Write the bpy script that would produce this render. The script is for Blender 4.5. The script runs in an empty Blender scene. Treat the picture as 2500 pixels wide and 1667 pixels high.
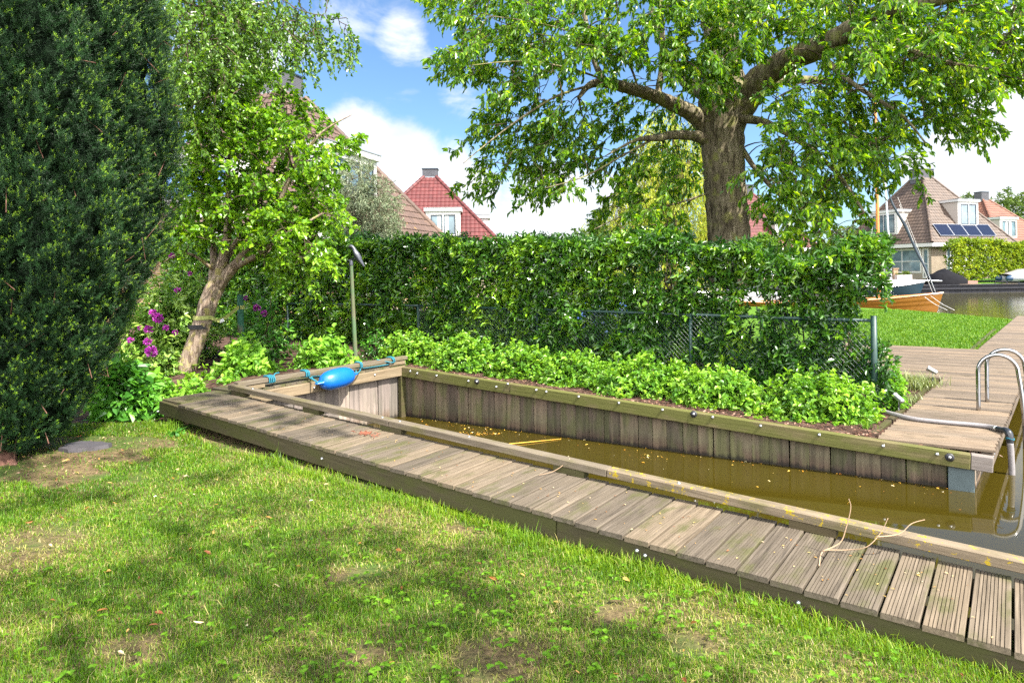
import bpy, math, random
import numpy as np
from mathutils import Vector, Matrix
from mathutils.geometry import delaunay_2d_cdt
rng = np.random.default_rng(7); random.seed(7)
sc = bpy.context.scene; col = sc.collection

# ------------------------------------------------------------------ camera
F, HX, HY, ROLL = 1616.0, 1250.0, 664.5, 0.0157
cam_d = bpy.data.cameras.new('camera'); cam = bpy.data.objects.new('camera', cam_d); col.objects.link(cam)
cam_d.sensor_width = 36; cam_d.lens = F * 36 / 2500; cam_d.shift_y = -(833.5 - HY) / 2500
cam_d.clip_start = 0.05; cam_d.clip_end = 3000
CAM = np.array([0, 0, 1.6])
cam.matrix_world = Matrix.Translation(Vector(CAM)) @ Matrix.Rotation(ROLL, 4, 'Y') @ Matrix.Rotation(math.pi / 2, 4, 'X')
sc.camera = cam
# ------------------------------------------------------------------ sun, sky, exposure
SUN_AZ = np.array([0.755, -0.656]); SUN_EL = math.radians(51)
to_sun = Vector((SUN_AZ[0] * math.cos(SUN_EL), SUN_AZ[1] * math.cos(SUN_EL), math.sin(SUN_EL)))
sun_d = bpy.data.lights.new('sun', 'SUN'); sun = bpy.data.objects.new('sun', sun_d); col.objects.link(sun)
sun_d.energy = 4.6; sun_d.angle = math.radians(0.55); sun_d.color = (1, 0.95, 0.86)
sun.rotation_euler = to_sun.to_track_quat('Z', 'Y').to_euler()
sc.view_settings.view_transform = 'Standard'; sc.view_settings.look = 'None'
sc.view_settings.exposure = 1.8; sc.view_settings.gamma = 1
sc.cycles.max_bounces = 7; sc.cycles.diffuse_bounces = 3; sc.cycles.glossy_bounces = 3
sc.cycles.transmission_bounces = 4; sc.cycles.transparent_max_bounces = 4
sc.cycles.sample_clamp_indirect = 6; sc.cycles.use_denoising = False
sc.cycles.caustics_reflective = False; sc.cycles.caustics_refractive = False

class NT:
    def __init__(s, tree): s.t = tree; s.n = tree.nodes; s.l = tree.links
    def node(s, typ, **kw):
        n = s.n.new(typ)
        for k, v in kw.items():
            if k.startswith('i_'):
                key = k[2:]; key = int(key) if key.isdigit() else key.replace('_', ' ')
                if hasattr(v, 'links') or isinstance(v, bpy.types.NodeSocket): s.l.new(v, n.inputs[key])
                else: n.inputs[key].default_value = v
            else: setattr(n, k, v)
        return n
    def math(s, op, a, b=0.0, c=None, clamp=False):
        n = s.n.new('ShaderNodeMath'); n.operation = op; n.use_clamp = clamp
        for i, v in enumerate((a, b) if c is None else (a, b, c)):
            if isinstance(v, bpy.types.NodeSocket): s.l.new(v, n.inputs[i])
            else: n.inputs[i].default_value = v
        return n.outputs[0]
    def ramp(s, fac, stops, interp='LINEAR'):
        n = s.n.new('ShaderNodeValToRGB'); n.color_ramp.interpolation = interp
        e = n.color_ramp.elements
        while len(e) < len(stops): e.new(0.5)
        for x, (p, c) in zip(e, stops):
            x.position = p; x.color = (*c, 1) if len(c) == 3 else c
        s.l.new(fac, n.inputs[0]); return n.outputs[0]
    def mix(s, fac, a, b, typ='MIX'):
        n = s.n.new('ShaderNodeMix'); n.data_type = 'RGBA'; n.blend_type = typ
        for i, v in ((0, fac), (6, a), (7, b)):
            if isinstance(v, bpy.types.NodeSocket): s.l.new(v, n.inputs[i])
            else: n.inputs[i].default_value = v if i == 0 else ((*v, 1) if len(v) == 3 else v)
        return n.outputs[2]
    def noise(s, vec, scale, detail=4, rough=0.55, dist=0.0):
        n = s.n.new('ShaderNodeTexNoise'); n.inputs['Scale'].default_value = scale
        n.inputs['Detail'].default_value = detail; n.inputs['Roughness'].default_value = rough
        n.inputs['Distortion'].default_value = dist
        if vec is not None: s.l.new(vec, n.inputs['Vector'])
        return n.outputs['Fac']
    def mapping(s, vec, scale=(1, 1, 1), loc=(0, 0, 0)):
        n = s.n.new('ShaderNodeMapping'); n.inputs['Scale'].default_value = scale; n.inputs['Location'].default_value = loc
        s.l.new(vec, n.inputs['Vector']); return n.outputs[0]
    def attr(s, name, out='Fac'):
        n = s.n.new('ShaderNodeAttribute'); n.attribute_name = name; return n.outputs[out]
    def smooth(s, v, a, b):
        n = s.n.new('ShaderNodeMapRange'); n.interpolation_type = 'SMOOTHSTEP'
        s.l.new(v, n.inputs[0]); n.inputs[1].default_value = a; n.inputs[2].default_value = b
        return n.outputs[0]

world = bpy.data.worlds.new("World"); sc.world = world; world.use_nodes = True
wt = NT(world.node_tree); wt.n.clear()
sky = wt.node('ShaderNodeTexSky', sky_type='NISHITA', sun_disc=False, sun_elevation=SUN_EL,
              sun_rotation=math.atan2(SUN_AZ[0], SUN_AZ[1]), air_density=1.0, dust_density=0.6, ozone_density=2.0)
tc = wt.node('ShaderNodeTexCoord'); D = tc.outputs['Generated']
def sky_dir(px, py):
    d = Vector(((px - HX) / F, 1, (HY - py) / F)); d.normalize(); return d
def blob(px, py, r, w):
    n = wt.node('ShaderNodeVectorMath', operation='DISTANCE'); wt.l.new(D, n.inputs[0]); n.inputs[1].default_value = sky_dir(px, py)
    s = wt.smooth(n.outputs['Value'], r / F * 1.5, r / F * 0.2); return wt.math('MULTIPLY', s, w)
field = None
for b in [(870, 350, 130, 1), (960, 420, 150, 1), (790, 300, 70, .7), (1130, 500, 170, .95), (1330, 540, 200, .95), (1560, 560, 200, .85), (620, 330, 190, .8),
          (2440, 410, 170, 1), (2320, 470, 120, .95), (2600, 350, 250, 1), (2220, 520, 110, .6), (940, 560, 240, 1), (990, 95, 95, .6), (1150, 230, 90, .5), (840, 215, 75, .5),
          (560, 200, 200, .85), (690, 120, 110, .6), (840, 70, 60, .35), (1230, 250, 150, .38), (1900, 560, 200, .35)]:
    f_ = blob(*b); field = f_ if field is None else wt.math('MAXIMUM', field, f_)
Ds = wt.mapping(D, (1, 1, 1.7))
n1 = wt.noise(Ds, 5.5, 10, 0.62, 0.5); n2 = wt.noise(Ds, 1.9, 3, 0.5)
back = wt.math('MULTIPLY', wt.smooth(n2, 0.5, 0.75), 0.45)
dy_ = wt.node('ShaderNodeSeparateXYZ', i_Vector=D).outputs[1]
behind = wt.smooth(dy_, .15, -.35)  # unseen bright cloud cover behind the camera, added to lift the fill light
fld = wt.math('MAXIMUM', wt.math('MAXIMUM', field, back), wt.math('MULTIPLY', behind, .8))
cm = wt.math('ADD', wt.math('MULTIPLY', fld, 0.62), wt.math('MULTIPLY', n1, 0.9))
cloud = wt.smooth(cm, 0.70, 0.93)
shade = wt.noise(Ds, 7.0, 5, 0.5)
ccol = wt.ramp(shade, [(0.35, (2.9, 3.15, 3.5)), (0.6, (4.0, 4.05, 4.15))])
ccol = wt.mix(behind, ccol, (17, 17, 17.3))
skyc = wt.mix(1.0, sky.outputs[0], (0.50, 0.62, 0.72), 'MULTIPLY')
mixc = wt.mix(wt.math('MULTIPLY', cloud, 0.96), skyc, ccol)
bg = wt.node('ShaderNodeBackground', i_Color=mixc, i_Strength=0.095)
wo = wt.node('ShaderNodeOutputWorld'); wt.l.new(bg.outputs[0], wo.inputs[0])

# ------------------------------------------------------------------ pixel helpers (photo pixels 2500x1667 -> metres)
cR, sR = math.cos(ROLL), math.sin(ROLL)
def ray(px, py):
    dx, dy = px - HX, py - HY
    return np.array([(dx * cR - dy * sR) / F, 1.0, -(dx * sR + dy * cR) / F])
def at(px, py, Y): return CAM + ray(px, py) * Y
def onz(px, py, z):
    r = ray(px, py); return CAM + r * ((z - CAM[2]) / r[2])
def onplane(px, py, P0, N):
    r = ray(px, py); return CAM + r * (np.dot(np.asarray(P0) - CAM, N) / np.dot(r, N))
def nrm(v):
    v = np.asarray(v, float); return v / (np.linalg.norm(v, axis=-1, keepdims=True) + 1e-12)

# ------------------------------------------------------------------ mesh builder
class MB:
    def __init__(s): s.v = []; s.f = []; s.r = []; s.g = []; s.m = []; s.n = 0
    def add(s, v, faces, rnd=0.5, gc=None, mat=0):
        v = np.asarray(v, float).reshape(-1, 3); k = len(v)
        if isinstance(faces, np.ndarray): faces = [faces]
        elif isinstance(faces[0], np.ndarray) and faces[0].ndim == 2: pass
        else:
            by = {}
            for f in faces: by.setdefault(len(f), []).append(f)
            faces = [np.array(x) for x in by.values()]
        for f in faces: s.f.append(f + s.n); s.m.append(np.full(len(f), mat))
        s.v.append(v); s.r.append(np.broadcast_to(np.asarray(rnd, float), (k,)).copy())
        s.g.append(v if gc is None else np.asarray(gc, float).reshape(-1, 3)); s.n += k
    def build(s, name, mats, parent=None, smooth=False):
        me = bpy.data.meshes.new(name); V = np.concatenate(s.v)
        me.vertices.add(len(V)); me.vertices.foreach_set('co', V.astype(np.float32).ravel())
        nl = sum(f.size for f in s.f); nf = sum(len(f) for f in s.f)
        me.loops.add(nl); me.loops.foreach_set('vertex_index', np.concatenate([f.ravel() for f in s.f]).astype(np.int32))
        me.polygons.add(nf); tot = np.concatenate([np.full(len(f), f.shape[1]) for f in s.f])
        st = np.concatenate([[0], np.cumsum(tot)[:-1]]).astype(np.int32)
        me.polygons.foreach_set('loop_start', st)
        me.polygons.foreach_set('use_smooth', np.full(nf, smooth))
        mats = mats if isinstance(mats, (list, tuple)) else [mats]
        if len(mats) > 1: me.polygons.foreach_set('material_index', np.concatenate(s.m).astype(np.int32))
        for m in mats: me.materials.append(m)
        a = me.attributes.new('rnd', 'FLOAT', 'POINT'); a.data.foreach_set('value', np.concatenate(s.r).astype(np.float32))
        a = me.attributes.new('gc', 'FLOAT_VECTOR', 'POINT'); a.data.foreach_set('vector', np.concatenate(s.g).astype(np.float32).ravel())
        me.update(calc_edges=True); me.validate()
        o = bpy.data.objects.new(name, me); col.objects.link(o)
        if parent: o.parent = parent; o.matrix_parent_inverse = parent.matrix_basis.inverted()
        return o
BOXF = np.array([[0, 3, 2, 1], [4, 5, 6, 7], [0, 1, 5, 4], [1, 2, 6, 5], [2, 3, 7, 6], [3, 0, 4, 7]])
BC = np.array([[-1, -1, -1], [1, -1, -1], [1, 1, -1], [-1, 1, -1], [-1, -1, 1], [1, -1, 1], [1, 1, 1], [-1, 1, 1]], float)
def bevelbox(mb, c, ex, ey, ez, b=0.0, rnd=None, mat=0):
    """box from centre and three half-axis vectors; b = bevel in metres"""
    c, ex, ey, ez = [np.asarray(q, float) for q in (c, ex, ey, ez)]
    L = [np.linalg.norm(q) for q in (ex, ey, ez)]; off = rng.uniform(0, 50, 3)
    rnd = rng.uniform() if rnd is None else rnd
    if b <= 0:
        mb.add(c + BC @ np.stack([ex, ey, ez]), BOXF, rnd, BC * L + off, mat); return
    bx, by, bz = [min(b / l, 0.45) for l in L]
    vs = []; idx = {}
    for i, sgn in enumerate(BC):
        for k in range(3):
            p = sgn.copy()
            for j, bb in enumerate((bx, by, bz)):
                if j != k: p[j] *= (1 - bb)
            idx[(tuple(sgn), k)] = len(vs); vs.append(p)
    vs = np.array(vs); F_ = []
    for f in BOXF:
        cs = BC[f]; k = [j for j in range(3) if abs(cs[:, j].sum()) == 4][0]
        F_.append([idx[(tuple(q), k)] for q in cs])
    for j in range(3):
        a, b2 = [q for q in range(3) if q != j]
        for sa in (-1, 1):
            for sb in (-1, 1):
                p = np.zeros(3); p[a] = sa; p[b2] = sb; q0 = p.copy(); q1 = p.copy(); q0[j] = -1; q1[j] = 1
                F_.append([idx[(tuple(q0), a)], idx[(tuple(q1), a)], idx[(tuple(q1), b2)], idx[(tuple(q0), b2)]])
    for sgn in BC: F_.append([idx[(tuple(sgn), k)] for k in range(3)])
    mb.add(c + vs @ np.stack([ex, ey, ez]), F_, rnd, vs * L + off, mat)
def beam(mb, p, q, w, h, b=0.004, side=None, rnd=None, mat=0):
    """beam from p to q whose top centre line is p..q"""
    p, q = np.asarray(p, float), np.asarray(q, float); d = q - p; e = d / 2
    s = nrm(np.cross(d, (0, 0, 1))) if side is None else np.asarray(side, float)
    u = nrm(np.cross(s, d)); u = u if u[2] > 0 else -u
    bevelbox(mb, (p + q) / 2 - u * h / 2, e, s * w / 2, u * h / 2, b, rnd, mat)
def tubes(mb, P, R, sides=5, rnd=0.5, mat=0, cap=False):
    P = np.asarray(P, float); R = np.asarray(R, float)
    if P.ndim == 2: P = P[None]; R = R[None]
    N, K, _ = P.shape
    T = np.empty_like(P); T[:, 1:-1] = P[:, 2:] - P[:, :-2]; T[:, 0] = P[:, 1] - P[:, 0]; T[:, -1] = P[:, -1] - P[:, -2]
    T = nrm(T); m = nrm(P[:, -1] - P[:, 0] + 1e-6)
    ref = np.where(np.abs(m[:, 2:3]) > 0.8, [[1., .1, 0]], [[.05, 0, 1.]])[:, None, :]
    A = nrm(np.cross(T, ref)); B = np.cross(T, A)
    a = np.arange(sides) * 2 * math.pi / sides
    V = P[:, :, None] + R[:, :, None, None] * (A[:, :, None] * np.cos(a)[None, None, :, None] + B[:, :, None] * np.sin(a)[None, None, :, None])
    i = np.arange(N * K * sides).reshape(N, K, sides); j = np.roll(i, -1, 2)
    f = np.stack([i[:, :-1], j[:, :-1], j[:, 1:], i[:, 1:]], -1).reshape(-1, 4)
    r = np.broadcast_to(np.asarray(rnd, float).reshape(-1, 1, 1), (N, K, sides)) if np.ndim(rnd) else rnd
    ln = np.concatenate([np.zeros((N, 1)), np.cumsum(np.linalg.norm(np.diff(P, axis=1), axis=2), 1)], 1)
    g = np.stack([np.broadcast_to(ln[:, :, None], (N, K, sides)), np.cos(a) * R[:, :, None], np.sin(a) * R[:, :, None]], -1)
    faces = [f]
    if cap: faces = [f, i[:, 0][:, ::-1], i[:, -1]]
    k0 = mb.n
    v = V.reshape(-1, 3); mb.v.append(v); mb.r.append(np.broadcast_to(np.asarray(r, float).reshape(-1) if np.ndim(r) else float(r), (len(v),)).copy())
    mb.g.append(g.reshape(-1, 3))
    for q in faces: mb.f.append(q + k0); mb.m.append(np.full(len(q), mat))
    mb.n += len(v)
LT = np.array([[0, 0, 0], [-.46, .30, .13], [-.34, .70, .10], [0, 1, -.12], [.34, .70, .10], [.46, .30, .13]])
LF = np.array([[0, 3, 2, 1], [0, 5, 4, 3]])
LT4 = np.array([[0, 0, 0], [-.5, .45, .1], [0, 1, -.08], [.5, .45, .1]]); LF4 = np.array([[0, 2, 1], [0, 3, 2]])
def leaves(mb, pos, d, n, length, width, rnd=None, simple=False, mat=0, curl=1.0):
    N = len(pos); d = nrm(d); x = nrm(np.cross(d, n)); z = np.cross(x, d)
    T = LT4 if simple else LT; Fq = LF4 if simple else LF; K = len(T)
    L = np.broadcast_to(length, (N,))[:, None, None]; Wd = np.broadcast_to(width, (N,))[:, None, None]
    V = pos[:, None] + T[None, :, 0:1] * Wd * x[:, None] + T[None, :, 1:2] * L * d[:, None] + T[None, :, 2:3] * curl * (Wd + .3 * L) * z[:, None]
    f = (Fq[None] + (np.arange(N) * K)[:, None, None]).reshape(-1, Fq.shape[1])
    rnd = rng.uniform(size=N) if rnd is None else rnd
    mb.add(V.reshape(-1, 3), f, np.repeat(rnd, K), None, mat)
def randdir(N): return nrm(rng.normal(size=(N, 3)))
def lowf(p, s=1.0, seed=0):
    q = np.asarray(p) * s; r = np.random.default_rng(seed); o = np.zeros(q.shape[:-1])
    for k in range(6):
        w = r.normal(size=q.shape[-1]) * (1.4 + k * .45); o = o + np.sin(q @ w + r.uniform(0, 6.28)) / (1 + k * .35)
    return o / 2.2
# ------------------------------------------------------------------ tagging
def tag(o, label=None, cat=None, group=None, kind=None):
    if label: o['label'] = label
    if cat: o['category'] = cat
    if group: o['group'] = group
    if kind: o['kind'] = kind
    return o
def empty(name, loc, label, cat, group=None):
    o = bpy.data.objects.new(name, None); col.objects.link(o); o.location = [float(q) for q in loc]
    o.empty_display_size = .1
    o.matrix_basis = Matrix.Translation(o.location)
    return tag(o, label, cat, group)
# ------------------------------------------------------------------ materials
def newmat(name):
    m = bpy.data.materials.new(name); m.use_nodes = True; t = NT(m.node_tree); t.n.clear()
    out = t.node('ShaderNodeOutputMaterial'); return m, t, out
def pbr(t, out, col_, rough=0.6, bump=None, bd=0.01, metal=0.0, spec=0.5, **kw):
    b = t.node('ShaderNodeBsdfPrincipled')
    for key, v in (('Base Color', col_), ('Roughness', rough), ('Metallic', metal), ('Specular IOR Level', spec)) + tuple(kw.items()):
        if isinstance(v, bpy.types.NodeSocket): t.l.new(v, b.inputs[key])
        else: b.inputs[key].default_value = (*v, 1) if isinstance(v, tuple) and len(v) == 3 else v
    if bump is not None:
        bn = t.node('ShaderNodeBump', i_Height=bump, i_Distance=bd, i_Strength=1.0); t.l.new(bn.outputs[0], b.inputs['Normal'])
    t.l.new(b.outputs[0], out.inputs[0]); return b
def simple(name, c, rough=.6, metal=0., nscale=30., amt=.25, bd=.002, spec=.5):
    m, t, out = newmat(name); g = t.attr('gc', 'Vector'); n = t.noise(g, nscale, 5)
    c2 = tuple(q * (1 - amt) for q in c)
    pbr(t, out, t.mix(n, c2, tuple(min(1, q * (1 + amt * .6)) for q in c)), rough, n, bd, metal, spec); return m
def leafmat(name, stops, trans=0.35, tcol=None, rough=0.38, spec=0.5, sheen=0.0):
    m, t, out = newmat(name); r = t.attr('rnd'); c = t.ramp(r, stops)
    pos = t.node('ShaderNodeNewGeometry').outputs['Position']
    n = t.noise(pos, 3.0, 3); c = t.mix(1.0, c, t.ramp(n, [(0.3, (.75, .8, .75)), (0.7, (1.2, 1.15, 1.1))]), 'MULTIPLY')
    b = pbr(t, out, c, rough, None, spec=spec)
    tr = t.node('ShaderNodeBsdfTranslucent'); tcx = t.mix(1.0, c, tcol or (1.5, 1.5, .5), 'MULTIPLY'); t.l.new(tcx, tr.inputs[0])
    mx = t.node('ShaderNodeMixShader', i_Fac=trans); t.l.new(b.outputs[0], mx.inputs[1]); t.l.new(tr.outputs[0], mx.inputs[2])
    t.l.new(mx.outputs[0], out.inputs[0]); return m
def wood(name, c1, c2, c3, moss=None, moss_amt=0.0, rough=.8, scale=1.0, lichen=False, wet=False, bd=.0025):
    m, t, out = newmat(name); g = t.attr('gc', 'Vector'); r = t.attr('rnd')
    gr = t.noise(t.mapping(g, (2.2 * scale, 45 * scale, 45 * scale)), 1.0, 6, .6, .4)
    st = t.noise(t.mapping(g, (3, 9, 9)), 1.0, 5, .6)
    c = t.mix(t.ramp(gr, [(.33, (0, 0, 0)), (.66, (1, 1, 1))]), c1, c2)
    c = t.mix(t.ramp(st, [(.42, (0, 0, 0)), (.68, (1, 1, 1))]), c, c3)
    c = t.mix(1.0, c, t.ramp(r, [(0, (.72, .72, .74)), (.5, (1, 1, 1)), (1, (1.28, 1.22, 1.14))]), 'MULTIPLY')
    if moss is not None:
        mn = t.noise(t.mapping(g, (2.4, 6, 6)), 1.0, 6, .62)
        c = t.mix(t.math('MULTIPLY', t.smooth(mn, .62 - moss_amt * .35, .78 - moss_amt * .3), .85), c, moss)
    if lichen:
        ln = t.noise(g, 17, 5, .7); big = t.noise(g, 2.1, 2)
        gx = t.node('ShaderNodeSeparateXYZ', i_Vector=g).outputs[0]
        msk = t.math('ADD', ln, t.math('MULTIPLY', t.smooth(gx, 60, 100), 0.0))
        thr = t.math('MULTIPLY', t.smooth(r, .55, .95), .14)
        lm = t.smooth(t.math('ADD', t.math('ADD', msk, thr), t.math('MULTIPLY', t.math('SUBTRACT', t.noise(g, 95, 3, .7), .5), .35)), .72, .76)
        c = t.mix(lm, c, (.48, .36, .02))
    c = t.mix(1.0, c, (.62, .59, .57), 'MULTIPLY')
    h = t.math('ADD', gr, t.math('MULTIPLY', st, .5))
    pbr(t, out, c, rough, h, bd, spec=.3); return m

M = {}
M['deck'] = wood('weathered_decking', (.085, .07, .05), (.235, .20, .152), (.165, .138, .10), (.10, .105, .035), .35)
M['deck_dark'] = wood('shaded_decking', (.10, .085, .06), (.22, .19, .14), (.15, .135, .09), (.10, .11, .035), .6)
M['fascia'] = wood('mossy_timber', (.055, .045, .022), (.10, .085, .045), (.075, .066, .03), (.07, .075, .018), .6)
M['rail'] = wood('kerb_timber', (.12, .10, .07), (.26, .225, .168), (.185, .157, .112), (.14, .13, .05), .4, lichen=True, bd=.004)
M['cap'] = wood('green_cap_timber', (.11, .097, .04), (.21, .185, .088), (.155, .14, .058), (.12, .135, .026), .75, bd=.004)
M['cap_short'] = wood('pale_cap_timber', (.14, .11, .07), (.29, .24, .165), (.20, .17, .115), (.12, .115, .055), .1, bd=.004)
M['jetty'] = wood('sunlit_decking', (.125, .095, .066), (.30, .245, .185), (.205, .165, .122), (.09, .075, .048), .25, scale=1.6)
M['grey_end'] = wood('grey_end_timber', (.17, .15, .13), (.34, .31, .29), (.24, .22, .21), None, 0)
def pilemat(name, top, mid, low, green):
    m, t, out = newmat(name); g = t.attr('gc', 'Vector'); r = t.attr('rnd')
    pos = t.node('ShaderNodeNewGeometry').outputs['Position']; z = t.node('ShaderNodeSeparateXYZ', i_Vector=pos).outputs[2]
    gr = t.noise(t.mapping(g, (30, 30, 1.5)), 1.0, 6, .6, .3); st = t.noise(t.mapping(g, (6, 6, 2.0)), 1.0, 4)
    zz = t.math('ADD', z, t.math('MULTIPLY', t.math('SUBTRACT', gr, .5), .12))
    c = t.ramp(t.smooth(zz, -.42, .1), [(0, low), (.28, mid), (1, top)])
    c = t.mix(t.math('MULTIPLY', t.smooth(st, .45, .62), .8), c, green)
    c = t.mix(1.0, c, t.ramp(gr, [(.3, (.6, .6, .6)), (.7, (1.35, 1.33, 1.3))]), 'MULTIPLY')
    c = t.mix(1.0, c, t.ramp(r, [(0, (.7, .7, .72)), (1, (1.3, 1.26, 1.2))]), 'MULTIPLY')
    c = t.mix(1.0, c, (.8, .8, .8), 'MULTIPLY'); c = t.mix(t.math('MULTIPLY', t.smooth(zz, -.34, -.39), .85), c, (.012, .01, .007))
    pbr(t, out, c, .75, gr, .003, spec=.3); return m
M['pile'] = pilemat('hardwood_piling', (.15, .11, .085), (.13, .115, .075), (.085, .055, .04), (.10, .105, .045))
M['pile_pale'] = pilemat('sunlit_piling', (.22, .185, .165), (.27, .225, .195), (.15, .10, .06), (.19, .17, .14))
M['steel'] = simple('galvanised_steel', (.55, .56, .58), .35, .9, 40, .15)
M['chrome'] = simple('polished_steel', (.42, .42, .43), .12, 1.0, 8, .06, .0002)
M['rubber'] = simple('black_rubber', (.02, .02, .023), .5)
M['zinc'] = simple('weathered_zinc', (.09, .12, .125), .55, .3, 8, .4)
M['hose'] = simple('grey_hose', (.20, .185, .185), .45)
M['blackplastic'] = simple('black_plastic', (.018, .02, .025), .3)
M['rope'] = simple('teal_rope', (.01, .16, .22), .7, 0, 90, .5, .004)
M['whiterope'] = simple('white_rope', (.6, .58, .55), .8)
M['bark'] = None
def barkmat(name, a, b, c3, sc_=1.0, moss=None):
    m, t, out = newmat(name); g = t.attr('gc', 'Vector')
    pos = t.node('ShaderNodeNewGeometry').outputs['Position']
    n = t.noise(t.mapping(pos, (14 * sc_, 14 * sc_, 2.6 * sc_)), 1.0, 7, .65, .5); n2 = t.noise(pos, 5 * sc_, 5)
    c = t.ramp(n, [(.35, a), (.52, b), (.72, c3)])
    if moss: c = t.mix(t.math('MULTIPLY', t.smooth(n2, .5, .66), .8), c, moss)
    pbr(t, out, c, .9, n, .03 / sc_, spec=.2); return m
M['bark_big'] = barkmat('fissured_bark', (.045, .035, .022), (.15, .125, .08), (.30, .26, .18), 1.0, (.20, .20, .06))
M['bark_fruit'] = barkmat('lichen_bark', (.08, .055, .04), (.24, .18, .135), (.42, .35, .27), 2.2, (.28, .25, .08))
M['bark_dark'] = barkmat('twig_bark', (.03, .022, .015), (.075, .055, .035), (.12, .09, .06), 2.0)
M['bark_birch'] = barkmat('birch_bark', (.25, .22, .2), (.6, .57, .52), (.75, .72, .68), 1.5)
M['bark_yew'] = barkmat('yew_bark', (.06, .03, .022), (.14, .07, .05), (.22, .12, .09), 2)
M['leaf_big'] = leafmat('broad_tree_leaf', [(0, (.035, .10, .008)), (.4, (.075, .19, .010)), (.8, (.16, .30, .012)), (1, (.30, .42, .02))], .5, (1.9, 1.7, .30), .33)
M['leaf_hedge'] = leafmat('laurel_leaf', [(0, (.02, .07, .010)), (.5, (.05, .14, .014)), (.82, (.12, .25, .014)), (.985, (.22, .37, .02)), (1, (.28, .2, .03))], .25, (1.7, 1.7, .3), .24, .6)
M['leaf_shrub'] = leafmat('bright_shrub_leaf', [(0, (.045, .14, .018)), (.5, (.11, .26, .022)), (1, (.25, .43, .035))], .32, (1.5, 1.5, .3), .4, .45)
M['leaf_lime'] = leafmat('lime_shrub_leaf', [(0, (.07, .19, .02)), (.5, (.14, .32, .03)), (1, (.25, .45, .05))], .35, (1.5, 1.5, .3), .45, .35)
M['leaf_deep'] = leafmat('deep_green_leaf', [(0, (.03, .11, .018)), (.6, (.07, .22, .028)), (1, (.14, .34, .04))], .28, (1.5, 1.6, .3), .32, .5)
M['clover'] = leafmat('clover_leaf', [(0, (.05, .13, .008)), (1, (.11, .23, .012))], .3, (1.4, 1.5, .4), .6, .15)
M['leaf_rhodo'] = leafmat('rhododendron_leaf', [(0, (.06, .16, .02)), (.5, (.15, .30, .04)), (1, (.32, .46, .10))], .2, None, .3, .5)
M['leaf_pear'] = leafmat('fruit_tree_leaf', [(0, (.06, .16, .01)), (.5, (.14, .30, .015)), (1, (.28, .46, .03))], .4, (1.6, 1.5, .25), .3, .5)
M['leaf_birch'] = leafmat('birch_leaf', [(0, (.05, .12, .015)), (.6, (.10, .21, .02)), (1, (.18, .30, .04))], .4, (1.6, 1.5, .3), .35, .5)
M['leaf_silver'] = leafmat('silver_leaf', [(0, (.10, .14, .08)), (.6, (.20, .25, .15)), (1, (.36, .40, .26))], .25, (1.2, 1.2, .8), .5, .4)
M['leaf_willow'] = leafmat('willow_leaf', [(0, (.20, .28, .02)), (.6, (.36, .42, .03)), (1, (.52, .50, .06))], .4, (1.4, 1.3, .4), .5, .3)
M['leaf_farhedge'] = leafmat('yellow_green_hedge_leaf', [(0, (.10, .17, .01)), (.6, (.22, .31, .012)), (1, (.38, .43, .02))], .3, (1.4, 1.3, .3), .5, .3)
M['leaf_far'] = leafmat('distant_leaf', [(0, (.04, .08, .015)), (.6, (.08, .14, .02)), (1, (.14, .19, .04))], .3, (1.4, 1.3, .4), .6, .2)
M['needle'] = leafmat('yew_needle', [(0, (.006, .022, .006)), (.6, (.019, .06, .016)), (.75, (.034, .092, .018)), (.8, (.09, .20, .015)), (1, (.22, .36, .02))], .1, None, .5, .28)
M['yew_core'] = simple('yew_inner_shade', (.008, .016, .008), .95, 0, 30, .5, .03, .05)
M['petal'] = leafmat('magenta_petal', [(0, (.30, .02, .30)), (.6, (.5, .06, .48)), (1, (.68, .2, .62))], .35, (1.2, .9, 1.2), .5, .3)
M['bud'] = simple('pink_bud', (.32, .10, .12), .6)
M['grass'] = leafmat('grass_blade', [(0, (.045, .12, .006)), (.4, (.10, .21, .008)), (.7, (.20, .30, .014)), (.83, (.30, .29, .07)), (1, (.38, .32, .16))], .4, (1.5, 1.4, .3), .45, .35)
M['far_grass'] = leafmat('fresh_grass_blade', [(0, (.05, .13, .006)), (.6, (.09, .20, .008)), (1, (.18, .27, .03))], .35, (1.3, 1.3, .3), .5, .3)
M['carex'] = leafmat('sedge_blade', [(0, (.08, .12, .03)), (1, (.30, .34, .14))], .3, (1.3, 1.3, .4), .4, .4)
M['deadleaf'] = leafmat('fallen_leaf', [(0, (.17, .05, .025)), (.4, (.36, .17, .04)), (.75, (.55, .36, .12)), (1, (.6, .5, .35))], .2, (1, .9, .6), .6, .3)
M['floating'] = leafmat('floating_leaf', [(0, (.45, .15, .02)), (.5, (.6, .33, .04)), (.8, (.7, .5, .1)), (1, (.7, .65, .5))], .1, (1, .9, .6), .6, .3)
M['twig'] = simple('dry_twig', (.30, .20, .12), .8)
M['pine'] = simple('red_brown_litter', (.20, .06, .03), .8)
def soilmat(name, a, b, c3, scale=9):
    m, t, out = newmat(name); pos = t.node('ShaderNodeNewGeometry').outputs['Position']
    n = t.noise(pos, scale, 8, .7); n2 = t.noise(pos, scale * 6, 4, .6)
    c = t.ramp(n, [(.34, a), (.5, b), (.68, c3)]); h = t.math('ADD', n, t.math('MULTIPLY', n2, .4))
    pbr(t, out, c, .95, h, .05, spec=.15); return m
M['soil'] = soilmat('garden_soil', (.018, .010, .007), (.06, .034, .024), (.15, .095, .072))
m, t, out = newmat('lawn_ground'); pos = t.node('ShaderNodeNewGeometry').outputs['Position']
n = t.noise(pos, 1.5, 5, .6); n2 = t.noise(pos, 22, 6, .7)
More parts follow.
